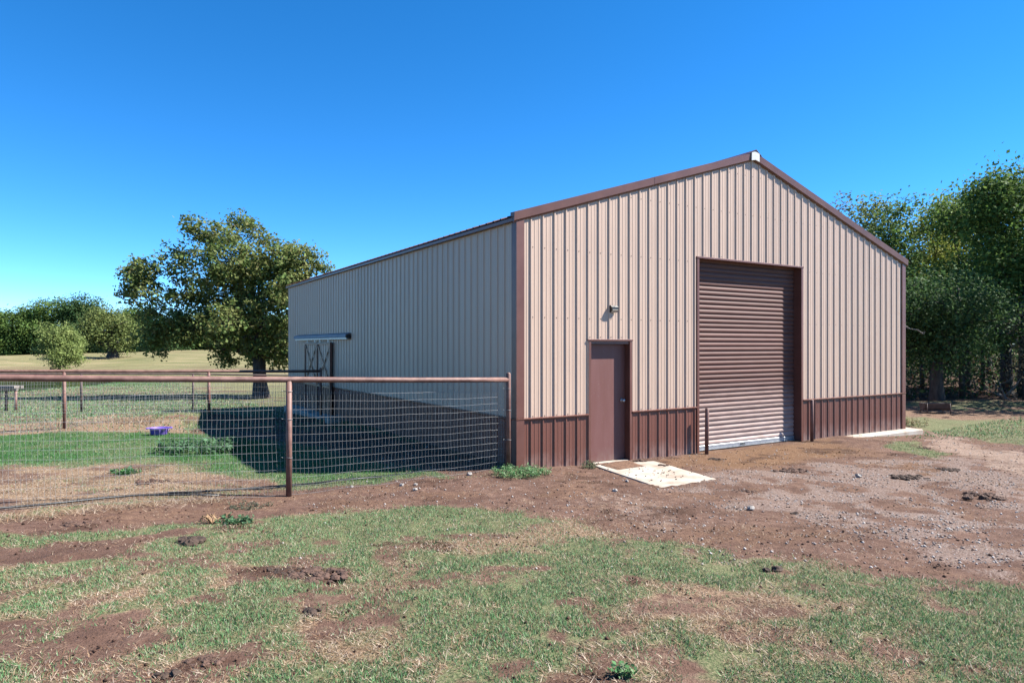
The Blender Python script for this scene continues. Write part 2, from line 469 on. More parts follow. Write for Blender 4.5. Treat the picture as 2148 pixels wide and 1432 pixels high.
put(zone([(1330, 1128), (1420, 1110), (1560, 1105), (1690, 1125), (1650, 1152), (1480, 1150), (1300, 1152)], 0.2, .8), dk=0.36, gv=0, mn=.4)
put(zone([(1830, 960), (1950, 970), (2148, 1010), (2148, 1040), (1950, 1000)], 0.25, 1), mn=.5)
put(zone([(1897, 874), (2148, 872), (2500, 872), (2500, 960), (2148, 935), (2060, 925), (1950, 902), (1899, 893)], 0.3, .8), gr=0.62, st=.45, dk=.25 * n2, sd=0)
put(zone([(1890, 858), (2148, 862), (2500, 866), (2500, 878), (2148, 880), (1890, 872)], 0.3, .8), gr=0.1, st=.5, dk=.4, mn=.4)
# the pen behind the near fence
put(zone([(-200, 925), (0, 915), (150, 908), (300, 905), (420, 908), (560, 925), (760, 965), (900, 992), (820, 1004), (520, 995), (380, 968), (200, 966), (60, 976), (-200, 995)], 0.35, 1.0), gr=1.0 - .35 * smooth(.55, .7, n2), st=.15, dk=0.0, lu=.45 + .55 * smooth(.35, .6, n1 * .5 + n3 * .5))
put(zone([(-250, 1005), (0, 988), (200, 974), (400, 974), (500, 1000), (600, 1008), (602, 1024), (300, 1046), (0, 1072), (-250, 1110)], 0.15, .6), gr=.05 + .3 * smooth(.5, .62, n1), st=.35 + .65 * smooth(.4, .6, n2), dk=.55 * smooth(.48, .62, n3 * .5 + n1 * .5))
put(zone([(608, 1006), (850, 998), (860, 1004), (700, 1018), (612, 1024)], 0.12, .4), gr=0.85, st=.3)
put(zone([(1020, 985), (1090, 968), (1150, 985), (1130, 1000), (1050, 1002)], 0.15, .4), gr=0.8)
put(zone([(340, 970), (480, 960), (500, 985), (420, 990)], 0.2, 1), gr=.5)
put(zone([(-200, 898), (0, 890), (140, 888), (330, 880), (385, 878), (405, 908), (300, 904), (150, 906), (0, 914), (-200, 922)], 0.15, .4), gr=0.15, st=1.0, dk=.3)
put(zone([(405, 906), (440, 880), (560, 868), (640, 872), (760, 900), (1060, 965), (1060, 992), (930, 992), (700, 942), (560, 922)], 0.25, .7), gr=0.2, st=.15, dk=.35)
put(zone([(80, 880), (200, 874), (280, 866), (290, 874), (120, 886)], 0.2, 1), st=.9, gr=.2)
# scrapes in the lawn
for poly, v in (([(-100, 1165), (0, 1150), (150, 1135), (330, 1116), (420, 1108), (380, 1130), (230, 1160), (60, 1188), (-100, 1205)], .45),
                ([(540, 1190), (620, 1183), (720, 1195), (735, 1212), (640, 1226), (560, 1205)], .95),
                ([(320, 1424), (400, 1392), (470, 1376), (545, 1386), (470, 1408), (380, 1424)], .95),
                ([(205, 1310), (300, 1275), (350, 1290), (350, 1335), (260, 1352)], .5),
                ([(1270, 1204), (1320, 1200), (1345, 1228), (1290, 1236)], .8),
                ([(1090, 1395), (1180, 1375), (1260, 1400), (1250, 1445), (1120, 1445)], .7),
                ([(1800, 1330), (1900, 1320), (1960, 1350), (1880, 1375)], .4)):
    put(zone(poly, 0.12, .6), gr=0.05, st=.15, dk=v)
for poly in ([(690, 1325), (800, 1305), (815, 1345), (700, 1352)], [(830, 1158), (1000, 1128), (1110, 1098), (1250, 1090), (1300, 1130), (1080, 1162), (900, 1172)], [(560, 1235), (720, 1222), (800, 1190), (880, 1185), (820, 1225), (640, 1250)], [(1560, 1250), (1680, 1240), (1720, 1275), (1600, 1290)]):
    put(zone(poly, 0.25, 1.0), gr=.34, st=.6, mn=.25)
for poly in ([(0, 1128), (150, 1118), (300, 1104), (318, 1112), (180, 1130), (0, 1155)], [(850, 1065), (1000, 1068), (1070, 1075), (1000, 1110), (800, 1120), (600, 1130), (560, 1110), (640, 1090)], [(1180, 1150), (1300, 1165), (1420, 1190), (1620, 1230), (1600, 1245), (1400, 1225), (1200, 1190)]):
    put(zone(poly, 0.2, .8), gr=.92, st=.25, dk=0)
def samp(A, x, y):
    fx = np.clip((np.asarray(x) - RX0) / RS, 0, len(gx) - 1.001); fy = np.clip((np.asarray(y) - RY0) / RS, 0, len(gy) - 1.001)
    i = fx.astype(int); j = fy.astype(int); a = fx - i; b = fy - j
    return (A[i, j] * (1 - a) + A[i + 1, j] * a) * (1 - b) + (A[i, j + 1] * (1 - a) + A[i + 1, j + 1] * a) * b

# ------------------------------------------------------------------ the ground sheet
def axis(lo, a, b, hi, fine, growth):
    xs = list(np.arange(a, b + 1e-6, fine)); s = fine; x = xs[-1]
    while x < hi: s *= growth; x += s; xs.append(x)
    s = fine; x = a; pre = []
    while x > lo: s *= growth; x -= s; pre.append(x)
    return np.array(pre[::-1] + xs)
ax = axis(-900, -9, 13, 900, 0.065, 1.045); ay = axis(-120, 2.6, 17, 1500, 0.065, 1.035)
AX, AY = np.meshgrid(ax, ay, indexing='ij')
x, y = AX.ravel(), AY.ravel()
inr = (x > RX0) & (x < RX1) & (y > RY0) & (y < RY1)
edge = smooth(RX0, RX0 + 6, x) * (1 - smooth(RX1 - 6, RX1, x)) * (1 - smooth(RY1 - 14, RY1 - 1, y))
m1 = np.zeros((len(x), 3)); m2 = np.zeros((len(x), 3)); m3 = np.zeros((len(x), 3))
fb = fbm(x * .05, y * .16, 4); fb2 = fbm(x * .3 + 4, y * .6, 3)
far_gr = np.where(y < 75, 0.95, 0.60) * smooth(.25, .55, fb * .6 + fb2 * .4)
# green pond margin
far_gr = np.maximum(far_gr, 0.9 * np.exp(-((y - 55) / 9.0) ** 2) * (1 - smooth(-24, -15, x)))
far_lu = np.exp(-((y - 57) / 9.0) ** 2) * (1 - smooth(-30, -20, x))
def blend(A, farv): return samp(A, x, y) * edge + farv * (1 - edge)
m1[:, 0] = blend(GR, far_gr); m1[:, 1] = blend(STW, smooth(.4, .62, fb2)); m1[:, 2] = blend(DK, 0 * x)
m2[:, 0] = blend(GV, 0 * x); m2[:, 1] = blend(SD, 0 * x); m2[:, 2] = blend(MN, 0 * x)
m3[:, 0] = blend(LU, far_lu)
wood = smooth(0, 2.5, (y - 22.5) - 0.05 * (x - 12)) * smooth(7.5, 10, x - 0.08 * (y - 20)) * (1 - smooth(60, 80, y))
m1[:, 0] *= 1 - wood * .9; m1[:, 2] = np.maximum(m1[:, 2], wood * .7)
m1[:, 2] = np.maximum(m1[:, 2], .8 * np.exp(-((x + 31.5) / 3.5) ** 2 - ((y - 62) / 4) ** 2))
far = smooth(80, 92, y)
m3[:, 1] = (far * .8 + (1 - far) * smooth(28, 50, y) * .35) * (1 - .9 * far_lu)
z = G(x, y)
dug = blend(DK, 0 * x)
z = z + edge * (fbm(x * 9, y * 9, 3) - 0.5) * (0.012 + 0.05 * dug)
z = z + edge * samp(MN, x, y) * 0.0
_lp = np.array([[*(at(a_, b_).xy)] for a_, b_ in ((1247, 978), (1372, 970), (1507, 1004), (1388, 1022))]); _lc = _lp.mean(0); _lp = _lc + (_lp - _lc) * .95
_ins = np.zeros(len(x), bool)
for _i in range(4):
    _a, _b = _lp[_i], _lp[(_i + 1) % 4]
    _ins ^= ((_a[1] > y) != (_b[1] > y)) & (x < (_b[0] - _a[0]) * (y - _a[1]) / (_b[1] - _a[1] + 1e-12) + _a[0])
z[_ins] -= .06                         # the landing is set into the soil
ni, nj = len(ax), len(ay)
idx = np.arange(ni * nj).reshape(ni, nj)
faces = np.stack([idx[:-1, :-1], idx[1:, :-1], idx[1:, 1:], idx[:-1, 1:]], -1).reshape(-1, 4)

def mat_ground():
    m, nt, b = new_mat('ground')
    def attr(n):
        a = nt.nodes.new('ShaderNodeAttribute'); a.attribute_name = n
        s = nt.nodes.new('ShaderNodeSeparateColor'); nt.links.new(a.outputs['Color'], s.inputs[0]); return s.outputs
    a1, a2, a3 = attr('m1'), attr('m2'), attr('m3')
    tc = nt.nodes.new('ShaderNodeTexCoord'); P = tc.outputs['Object']
    nA = noise(nt, P, 1.6, 6, 0.65); nB = noise(nt, P, 9.0, 6, 0.7); nC = noise(nt, P, 48.0, 4, 0.7)
    mpf = nt.nodes.new('ShaderNodeMapping'); mpf.inputs['Scale'].default_value = (0.25, 1.0, 1.0); nt.links.new(P, mpf.inputs[0])
    nF = noise(nt, mpf.outputs[0], 0.55, 7, 0.7)
    def thr(w, n, lo=-0.12, hi=0.12, k=1.0):
        """mask w sharpened by a noise n"""
        ad = nt.nodes.new('ShaderNodeMath'); ad.operation = 'MULTIPLY_ADD'; ad.inputs[1].default_value = 1.0
        nt.links.new(w, ad.inputs[0]); nt.links.new(n, ad.inputs[2])
        mr = nt.nodes.new('ShaderNodeMapRange'); mr.interpolation_type = 'SMOOTHSTEP'
        mr.inputs[1].default_value = 1.0 + lo; mr.inputs[2].default_value = 1.0 + hi; mr.inputs[3].default_value = 0; mr.inputs[4].default_value = k
        nt.links.new(ad.outputs[0], mr.inputs[0]); return mr.outputs[0]
    c = ramp(nt, nB, [(0.3, (0.135, 0.074, 0.052)), (0.5, (0.205, 0.120, 0.087)), (0.72, (0.32, 0.205, 0.155))])
    c = mixc(nt, ramp(nt, nC, [(0.3, 0.55), (0.5, 0.0)]), c, (0.085, 0.045, 0.03))
    c = mixc(nt, ramp(nt, nC, [(0.62, 0.0), (0.74, 0.5)]), c, (0.42, 0.31, 0.25))
    c = mixc(nt, ramp(nt, nA, [(0.42, 0.0), (0.66, 0.75)]), c, (0.112, 0.060, 0.043))
    c = mixc(nt, thr(a2[1], nB, -.2, .2, 0.85), c, ramp(nt, nB, [(0.35, (0.30, 0.205, 0.155)), (0.65, (0.42, 0.315, 0.25))]))
    c = mixc(nt, thr(a2[2], nB, -.35, .35, 0.75), c, ramp(nt, nC, [(0.35, (0.15, 0.075, 0.035)), (0.62, (0.31, 0.18, 0.095))]))
    c = mixc(nt, thr(a2[0], nC, -.2, .15, 0.8), c, ramp(nt, nC, [(0.35, (0.15, 0.095, 0.075)), (0.5, (0.27, 0.19, 0.155)), (0.7, (0.50, 0.42, 0.38))]))
    c = mixc(nt, thr(a1[1], nC, -.15, .2, 0.75), c, ramp(nt, nC, [(0.3, (0.24, 0.15, 0.085)), (0.7, (0.50, 0.36, 0.235))]))
    g = ramp(nt, nC, [(0.3, (0.07, 0.10, 0.04)), (0.49, (0.15, 0.185, 0.08)), (0.68, (0.35, 0.30, 0.18))])
    g = mixc(nt, a3[0], g, ramp(nt, nC, [(0.3, (0.030, 0.085, 0.022)), (0.7, (0.085, 0.20, 0.055))]))
    fld = ramp(nt, nF, [(0.32, (0.15, 0.17, 0.065)), (0.5, (0.27, 0.245, 0.115)), (0.66, (0.40, 0.32, 0.18))])
    g = mixc(nt, a3[1], g, fld)
    c = mixc(nt, thr(a1[0], nB, -.2, .15, 0.92), c, g)
    c = mixc(nt, a3[1], c, fld)
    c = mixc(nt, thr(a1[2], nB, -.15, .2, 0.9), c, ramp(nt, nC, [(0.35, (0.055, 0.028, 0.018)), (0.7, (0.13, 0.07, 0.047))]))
    nt.links.new(c, b.inputs['Base Color'])
    b.inputs['Roughness'].default_value = 0.95; b.inputs['Specular IOR Level'].default_value = 0.15
    ad = nt.nodes.new('ShaderNodeMath'); ad.operation = 'MULTIPLY_ADD'; ad.inputs[1].default_value = 2.2
    nt.links.new(nB, ad.inputs[0]); nt.links.new(nC, ad.inputs[2])
    bump(nt, b, ad.outputs[0], 0.9, 0.018)
    return m
M['ground'] = mat_ground()
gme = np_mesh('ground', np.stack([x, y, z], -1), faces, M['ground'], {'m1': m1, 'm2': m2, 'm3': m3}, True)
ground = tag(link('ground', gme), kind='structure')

# pond
def mat_water():
    m, nt, b = new_mat('pond_water')
    b.inputs['Base Color'].default_value = (0.030, 0.050, 0.020, 1)
    b.inputs['Roughness'].default_value = 0.06
    tc = nt.nodes.new('ShaderNodeTexCoord')
    bump(nt, b, noise(nt, tc.outputs['Object'], 2.0, 3), 0.05, 0.02)
    return m
pv = []
for k in range(40):
    a = 2 * PI * k / 40
    pv.append((-45 + 34 * math.cos(a), 57 + 12 * math.sin(a), POND_Z))
pond = MB().add(pv, [tuple(range(40))]).build('pond_water', mat_water()); tag(pond, kind='structure')

# ------------------------------------------------------------------ the metal building
BASE = -0.075
EAVE, RISE = 3.93, 0.3135               # wall top at the eave, roof pitch
SP = 0.2286; RIB0 = 0.2446 + 0.012      # nine-inch rib spacing
def wall_top(u): return EAVE + RISE * (W / 2 - abs(u - W / 2))
GL, GR_, GT = U(1464.6), U(1679.3), 3.57           # roll-up door opening
DL, DR, DT = U(1233.5), U(1324), 2.015             # walk door opening
bld = empty('metal_barn', (X0, Y0, 0), TH, 'large tan ribbed steel barn with brown wainscot, trim and roll-up door', 'barn')

def rib_profile(a, b, phase):
    """(u, height) points of the sheet between a and b"""
    pts = set([a, b])
    k0 = int(math.floor((a - phase) / SP)) - 1; k1 = int(math.ceil((b - phase) / SP)) + 1
    prof = []
    for k in range(k0, k1 + 1):
        c = phase + k * SP
        for du, h in ((-.026, 0), (-.011, .019), (.011, .019), (.026, 0)): prof.append((c + du, h))
        for q in (SP / 3, 2 * SP / 3):
            for du, h in ((-.011, 0), (-.005, .0035), (.005, .0035), (.011, 0)): prof.append((c + q + du, h))
    def hh(t): return float(np.interp(t, [p[0] for p in prof], [p[1] for p in prof]))
    res = [(a, hh(a))] + [p for p in prof if a + 1e-4 < p[0] < b - 1e-4] + [(b, hh(b))]
    return res

def sheet(a, b, zlo, zhi, place, phase=RIB0, breaks=()):
    """ribbed sheet from a to b; zlo/zhi functions of u; place(u, out, z) -> local point"""
    m = MB()
    cuts = [a] + [c for c in sorted(breaks) if a + 1e-3 < c < b - 1e-3] + [b]
    for s, e in zip(cuts[:-1], cuts[1:]):
        mid = (s + e) / 2
        P = rib_profile(s, e, phase)
        vs = []; fs = []
        for (t, h) in P:
            tt = min(max(t, s + 1e-4), e - 1e-4)
            lo, hi = zlo(tt), zhi(tt)
            if hi <= lo + 1e-3: hi = lo + 1e-3
            vs += [place(t, h, lo), place(t, h, hi)]
        for i in range(len(P) - 1):
            fs.append((2 * i, 2 * i + 2, 2 * i + 3, 2 * i + 1))
        m.add(vs, fs)
    return m
front = lambda t, h, z: (t, -h, z)
left_side = lambda t, h, z: (-h, t, z)
right_side = lambda t, h, z: (W + h, t, z)
back = lambda t, h, z: (t, L + h, z)
PW = 4 * SP
WZ = 0.79
brk = [GL, GR_, DL, DR, W / 2]
def lo_up(t):
    if GL < t < GR_: return GT
    if DL < t < DR: return DT
    return WZ
# front: twelve sheets above, wainscot sheets below
edges = [0.0] + [RIB0 + PW * k + SP / 2 for k in range(13) if 0.4 < RIB0 + PW * k + SP / 2 < W - 0.25] + [W]
for a, b in zip(edges[:-1], edges[1:]):
    sheet(a, b, lo_up, lambda t: wall_top(t) - 0.01, front, RIB0, brk).build('wall_panel', M['tan'], bld)
    for s, e in ((0, DL), (DR, GL), (GR_, W)):
        p, q = max(a, s), min(b, e)
        if q - p > 0.02:
            sheet(p, q, lambda t: BASE - 0.12 if t < 7.9 else BASE + 0.004, lambda t: WZ, front).build('wainscot_panel', M['brown'], bld)
# left side, shaded: sheets and wainscot
sed = [0.0] + [0.15 + PW * k + SP / 2 for k in range(17) if 0.4 < 0.15 + PW * k + SP / 2 < L - 0.25] + [L]
SB0, SB1 = V(711) + .05, V(648.4) - .05
for a, b in zip(sed[:-1], sed[1:]):
    sheet(a, b, lambda t: WZ, lambda t: EAVE - 0.01, left_side, 0.15).build('wall_panel', M['tan'], bld)
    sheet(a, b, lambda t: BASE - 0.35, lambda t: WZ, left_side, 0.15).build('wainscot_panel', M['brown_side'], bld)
# right side and back, out of view but standing
sheet(0, L, lambda t: BASE, lambda t: EAVE - 0.01, right_side, 0.15).build('side_wall', M['tan'], bld)
sheet(0, W, lambda t: BASE - .35, lambda t: wall_top(t) - 0.01, back, RIB0, [W / 2]).build('back_wall', M['tan'], bld)
# roof sheets with ribs running up the slope
rp = 2 * PW
for side in (0, 1):
    nrf = 8
    for k in range(nrf):
        a = -0.03 + (L + 0.06) * k / nrf; b = -0.03 + (L + 0.06) * (k + 1) / nrf
        P = rib_profile(a, b, 0.1); vs = []; fs = []
        for t, h in P:
            ue = -0.11 if side == 0 else W + 0.11
            ze = EAVE + 0.045 - RISE * 0.11
            zr = EAVE + 0.045 + RISE * W / 2
            vs += [(ue, t, ze + h), (W / 2, t, zr + h)]
        for i in range(len(P) - 1): fs.append((2 * i, 2 * i + 2, 2 * i + 3, 2 * i + 1) if side else (2 * i, 2 * i + 1, 2 * i + 3, 2 * i + 2))
        MB().add(vs, fs).build('roof_panel', M['roofing'], bld)
# eave trim along both sides
for s, uo in ((-1, 0.0), (1, W)):
    m = MB()
    a, b = (uo - 0.085, uo - 0.022) if s < 0 else (uo + 0.022, uo + 0.085)
    m.box(a, b, -0.02, L + 0.02, EAVE - 0.055, EAVE - 0.003)
    m.build('eave_trim', M['trim'], bld)
# rake trim on the gable, in lapped lengths, with a drip flange
def rake(sgn, p, q, dz=0.0, lap=0.0):
    u0, u1 = (p, q)
    m = MB()
    def zz(u): return EAVE + RISE * (W / 2 - abs(u - W / 2)) + dz
    y0 = -0.052 - lap; vs = []
    for u in (u0, u1):
        zb = zz(u)
        vs += [(u, y0, zb - 0.025), (u, y0 - .012, zb + 0.105), (u, 0.06, zb + 0.112), (u, 0.06, zb + 0.06), (u, -0.022, zb - 0.03), (u, -0.022, zb - 0.055), (u, -0.028, zb - 0.055)]
    n = 7
    fs = [(i, (i + 1) % n, n + (i + 1) % n, n + i) for i in range(n)] + [tuple(range(n - 1, -1, -1)), tuple(range(n, 2 * n))]
    if sgn: fs = [tuple(reversed(f)) for f in fs]
    m.add(vs, fs)
    return m.build('rake_trim', M['trim'], bld)
rake(0, -0.085, 2.9, 0, .0); rake(0, 2.85, W / 2, 0.002, .003)
rake(0, W / 2, 8.3, 0.002, .003); rake(0, 8.25, W + 0.09, 0, .0)
# white peak cap and ridge cap
zp = EAVE + RISE * W / 2
m = MB()
m.add([(W / 2 - .115, -0.085, zp + .115 - .037), (W / 2 - .115, -0.083, zp - .075), (W / 2, -0.085, zp - .05), (W / 2 + .115, -0.083, zp - .075), (W / 2 + .115, -0.085, zp + .115 - .037), (W / 2, -0.087, zp + .122),
       (W / 2 - .115, -0.062, zp + .115 - .037), (W / 2 - .115, -0.06, zp - .075), (W / 2, -0.062, zp - .05), (W / 2 + .115, -0.06, zp - .075), (W / 2 + .115, -0.062, zp + .115 - .037), (W / 2, -0.064, zp + .122)],
      [(0, 1, 2, 3, 4, 5), (11, 10, 9, 8, 7, 6)] + [(i, i + 6, (i + 1) % 6 + 6, (i + 1) % 6) for i in range(6)])
m.build('peak_cap', M['white'], bld)
m = MB()
hw = .2
m.add([(W / 2 - hw, -0.07, zp + .118 - hw * RISE), (W / 2, -0.10, zp + .150), (W / 2 + hw, -0.07, zp + .118 - hw * RISE), (W / 2 - hw, L + .05, zp + .118 - hw * RISE), (W / 2, L + .05, zp + .150), (W / 2 + hw, L + .05, zp + .118 - hw * RISE),
       (W / 2 - hw, -0.07, zp + .108 - hw * RISE), (W / 2, -0.10, zp + .135), (W / 2 + hw, -0.07, zp + .108 - hw * RISE), (W / 2 - hw, L + .05, zp + .108 - hw * RISE), (W / 2, L + .05, zp + .135), (W / 2 + hw, L + .05, zp + .108 - hw * RISE)],
      [(0, 1, 4, 3), (1, 2, 5, 4), (7, 6, 9, 10), (8, 7, 10, 11), (0, 6, 7, 1), (1, 7, 8, 2), (0, 3, 9, 6), (2, 8, 11, 5)])
m.build('ridge_cap', M['roofing'], bld)
# corner trims, upper and wainscot lengths
for nm, uc, s in (('l', 0.0, -1), ('r', W, 1)):
    for z0, z1 in ((BASE - (0.12 if s < 0 else -.004), WZ - .014), (WZ + 0.014, EAVE - 0.03 if s < 0 else EAVE - .03)):
        o = 0.029; wd = 0.115
        m = MB()
        if s < 0: pr = [(-o, wd), (-o, -o), (wd, -o), (wd + .004, -.002), (wd - .01, -.006), (-.006, -.006), (-.006, wd), (-.02, wd + .006)]
        else: pr = [(W + o, wd), (W + .02, wd + .006), (W + .006, wd), (W + .006, -.006), (W - wd + .01, -.006), (W - wd - .004, -.002), (W - wd, -o), (W + o, -o)]
        n = len(pr)
        m.add([(p[0], p[1], z0) for p in pr] + [(p[0], p[1], z1) for p in pr], [(i, (i + 1) % n, n + (i + 1) % n, n + i) for i in range(n)] + [tuple(range(n - 1, -1, -1)), tuple(range(n, 2 * n))])
        m.build('corner_trim', M['trim'], bld)
# wainscot cap trim: little sloped ledge
def capstrip(pts_a, pts_b):
    m = MB(); n = len(pts_a)
    m.add(pts_a + pts_b, [(i, (i + 1) % n, n + (i + 1) % n, n + i) for i in range(n)] + [tuple(range(n - 1, -1, -1)), tuple(range(n, 2 * n))])
    return m.build('wainscot_trim', M['trim'], bld)
cs = [(-.004, WZ + .013), (-.036, WZ + .004), (-.036, WZ - .010), (-.026, WZ - .026), (-.004, WZ - .026)]
for a, b in ((-0.034, DL - .003), (DR + .003, GL - .052), (GR_ + .052, W + 0.034)):
    capstrip([(a, y_, z_) for y_, z_ in cs], [(b, y_, z_) for y_, z_ in cs])
capstrip([(y_, 0.002, z_) for y_, z_ in cs], [(y_, L, z_) for y_, z_ in cs])
# foundation slab, its edge showing at the right
sl = MB().box(7.95, W + 0.30, -0.30, 0.2, BASE - 0.30, BASE, 0.02); sl.box(0.02, W - .02, 0.21, L - .02, BASE - .3, BASE - .004)
sl.build('foundation_slab', M['concrete'], bld)

# ------------- walk door
wd_ = link('walk_door', MB().box(DL + .055, DR - .055, .105, .15, BASE + .035, DT - .055, .003).mesh('walk_door', M['door']), bld)
fr = MB()
fr.box(DL - .002, DL + .050, -.024, .16, BASE - .03, DT, .003); fr.box(DR - .050, DR + .002, -.024, .16, BASE - .03, DT, .003)
fr.build('door_jamb', M['trim'], wd_)
MB().box(DL - .02, DR + .02, -.032, .16, DT + .001, DT + .032, .003).box(DL + .051, DR - .051, -.004, .16, DT - .05, DT - .001).build('door_head', M['trim'], wd_)
kn = MB()
ku, kz = DR - .125, .985
kp = [(.032, 0), (.032, .006), (.012, .010), (.011, .032), (.024, .040), (.029, .052), (.027, .064), (.016, .072)]
kb = MB().lathe(kp, 18)
kn.add([(ku + a, .105 - c, kz + b) for a, b, c in kb.v], kb.f, True)
kn.build('door_knob', M['galv'], wd_)
MB().box(DL + .01, DR - .01, -.01, .17, BASE - .1, BASE + .03, .006).build('threshold', M['concrete'], wd_)

# ------------- roll-up door: curtain of curved slats between guides
rd = link('roll_up_door', MB().box(GL + .012, GR_ - .012, .30, .31, BASE, GT + .10).mesh('roll_up_door', M['trim']), bld)
RC = 0.165
NS = 40; zb0, zt0 = BASE + 0.10, GT + 0.06; SH = (zt0 - zb0) / NS
prof = []
for i in range(9):
    t = i / 8
    prof.append((RC - 0.013 * math.sin(PI * min(1, t * 1.16)) ** .8 if t < .86 else RC + .004, SH * t * .985))
sm_ = MB()
vs = []
for yy, zz in prof: vs += [(GL + .015, yy, zz), (GR_ - .015, yy, zz)]
n = len(prof)
vs2 = [(a, b + .008, c) for a, b, c in vs]
fs = [(2 * i, 2 * i + 1, 2 * i + 3, 2 * i + 2) for i in range(n - 1)]
sm_.add(vs, fs, True); sm_.add([(vs[0][0], vs[0][1], 0), (vs[1][0], vs[1][1], 0), (vs[1][0], vs[1][1] + .02, 0), (vs[0][0], vs[0][1] + .02, 0)], [(0, 3, 2, 1)])
slat_me = sm_.mesh('slat', M['shutter'])
for k in range(NS):
    s = link('slat', slat_me, rd)
    s.location = (0, random.uniform(-.0015, .0015), zb0 + k * SH)
    s.rotation_euler = (0, random.uniform(-.0006, .0006), 0)
bb = MB().box(GL + .02, GR_ - .02, RC - .028, RC + .03, BASE + .022, BASE + .099, .004).box(GL + .02, GR_ - .02, RC - .05, RC + .02, BASE + .012, BASE + .021)
bar = bb.build('bottom_bar', M['galv'], rd)
lb = MB()
for a in (0, .05, .10): lb.box(5.35 + a, 5.38 + a, RC - .034, RC - .0285, BASE + .045, BASE + .07)
lb.tube([(5.33, RC - .036, BASE + .04), (5.50, RC - .036, BASE + .04)], .005, 6)
lb.build('lift_handle', M['black'], bar)
for a, b in ((GL - .05, GL + .006), (GR_ - .006, GR_ + .05)):
    MB().box(a, b, -.026, .30, BASE - .03, GT, .003).build('door_jamb', M['trim'], rd)
for a, b in ((GL + .008, GL + .06), (GR_ - .06, GR_ - .008)):
    MB().box(a, b, RC + .034, RC + .08, BASE, GT, .0).build('door_guide', M['galv'], rd)
MB().box(GL - .062, GR_ + .062, -.034, .29, GT + .001, GT + .036, .003).build('door_head', M['trim'], rd)

# ------------- screws on the front sheets
sc = MB()
for zr in (2.39, 3.50, 4.52, 5.3, WZ + .03, WZ - .05):
    for k in range(50):
        u = RIB0 + k * SP + .04
        zz = zr
        if u > W - .06 or zz > wall_top(u) - .12: continue
        if GL - .03 < u < GR_ + .03 and zz < GT + .06: continue
        if DL - .03 < u < DR + .03 and zz < DT + .06: continue
        sc.tube([(u, .001, zz), (u, -.006, zz)], [.011, .007], 6, True, False)
for k in range(20):
    u = RIB0 + k * SP + .04
    if GL < u < GR_: sc.tube([(u, .001, GT + .07), (u, -.006, GT + .07)], [.011, .007], 6, True, False)
    if DL < u < DR: sc.tube([(u, .001, DT + .065), (u, -.006, DT + .065)], [.011, .007], 6, True, False)
so = sc.build('panel_screws', mat_varied('screw_heads', (.16, .11, .08), (.26, .19, .15), 9, .5), bld); so['kind'] = 'stuff'

# ------------- sliding doors on the shaded side
V0, VM, V1 = V(704) + .12, V(674.5) + .1, V(648.4) + .1
DZ0, DZ1 = -.02, 2.02
sd = empty('sliding_door'); sd.parent = bld
def sbox(v0, v1, u0, u1, z0, z1): return MB().box(-u1, -u0, v0, v1, z0, z1, .003)
for a, b in ((V0, VM - .01), (VM + .01, V1)):
    lf = link('door_leaf', sheet(a + .04, b - .04, lambda t: WZ, lambda t: DZ1 - .05, lambda t, h, z: (-.075 - h, t, z), a + .1).mesh('door_leaf', M['tan']), sd)
    sheet(a + .04, b - .04, lambda t: DZ0 + .05, lambda t: WZ, lambda t, h, z: (-.075 - h, t, z), a + .1).build('lower_panel', M['brown'], lf)
    for s0, s1 in ((a, a + .05), (b - .05, b)): sbox(s0, s1, .06, .125, DZ0, DZ1).build('stile', M['trim'], lf)
    for z0, z1 in ((DZ0 + .001, DZ0 + .05), (WZ - .03, WZ + .03), (DZ1 - .05, DZ1 - .001)): sbox(a + .051, b - .051, .07, .122, z0, z1).build('rail', M['trim'], lf)
    for q, (va, vb) in enumerate(((a + .05, b - .05), (b - .05, a + .05))):
        o = -.112 - q * .006
        t = MB()
        d = Vector((0, vb - va, 1.16)).normalized(); s = Vector((0, -d.z, d.y)) * .028
        p, r = Vector((o, va, .83)), Vector((o, vb, 1.96))
        ring = [p + s, p - s, r - s, r + s]
        t.add(ring + [x_ + Vector((.012, 0, 0)) for x_ in ring], [(0, 1, 2, 3), (7, 6, 5, 4), (0, 4, 5, 1), (1, 5, 6, 2), (2, 6, 7, 3), (3, 7, 4, 0)])
        t.build('brace', M['trim'], lf)
    for hv in (a + .25, b - .25): sbox(hv - .03, hv + .03, .085, .1, DZ1, DZ1 + .10).build('hanger', M['galv'], lf)
t0, t1 = V(740.5) + .12, V(628.4) + .1
tk = MB()
pr = [(-.02, 2.27), (-.15, 2.235), (-.165, 2.15), (-.15, 2.15), (-.138, 2.222), (-.02, 2.25)]
tk.add([(p[0], t0, p[1]) for p in pr] + [(p[0], t1, p[1]) for p in pr], [(i, (i + 1) % 6, 6 + (i + 1) % 6, 6 + i) for i in range(6)] + [(5, 4, 3, 2, 1, 0), (6, 7, 8, 9, 10, 11)])
tk.build('track_cover', M['track'], sd)
sbox(t0 - .004, t0 + .02, .02, .135, 2.12, 2.22).build('track_end', M['black'], sd)
sbox(t0 + .03, t1 - .03, .07, .12, 2.10, 2.148).build('track', M['galv'], sd)

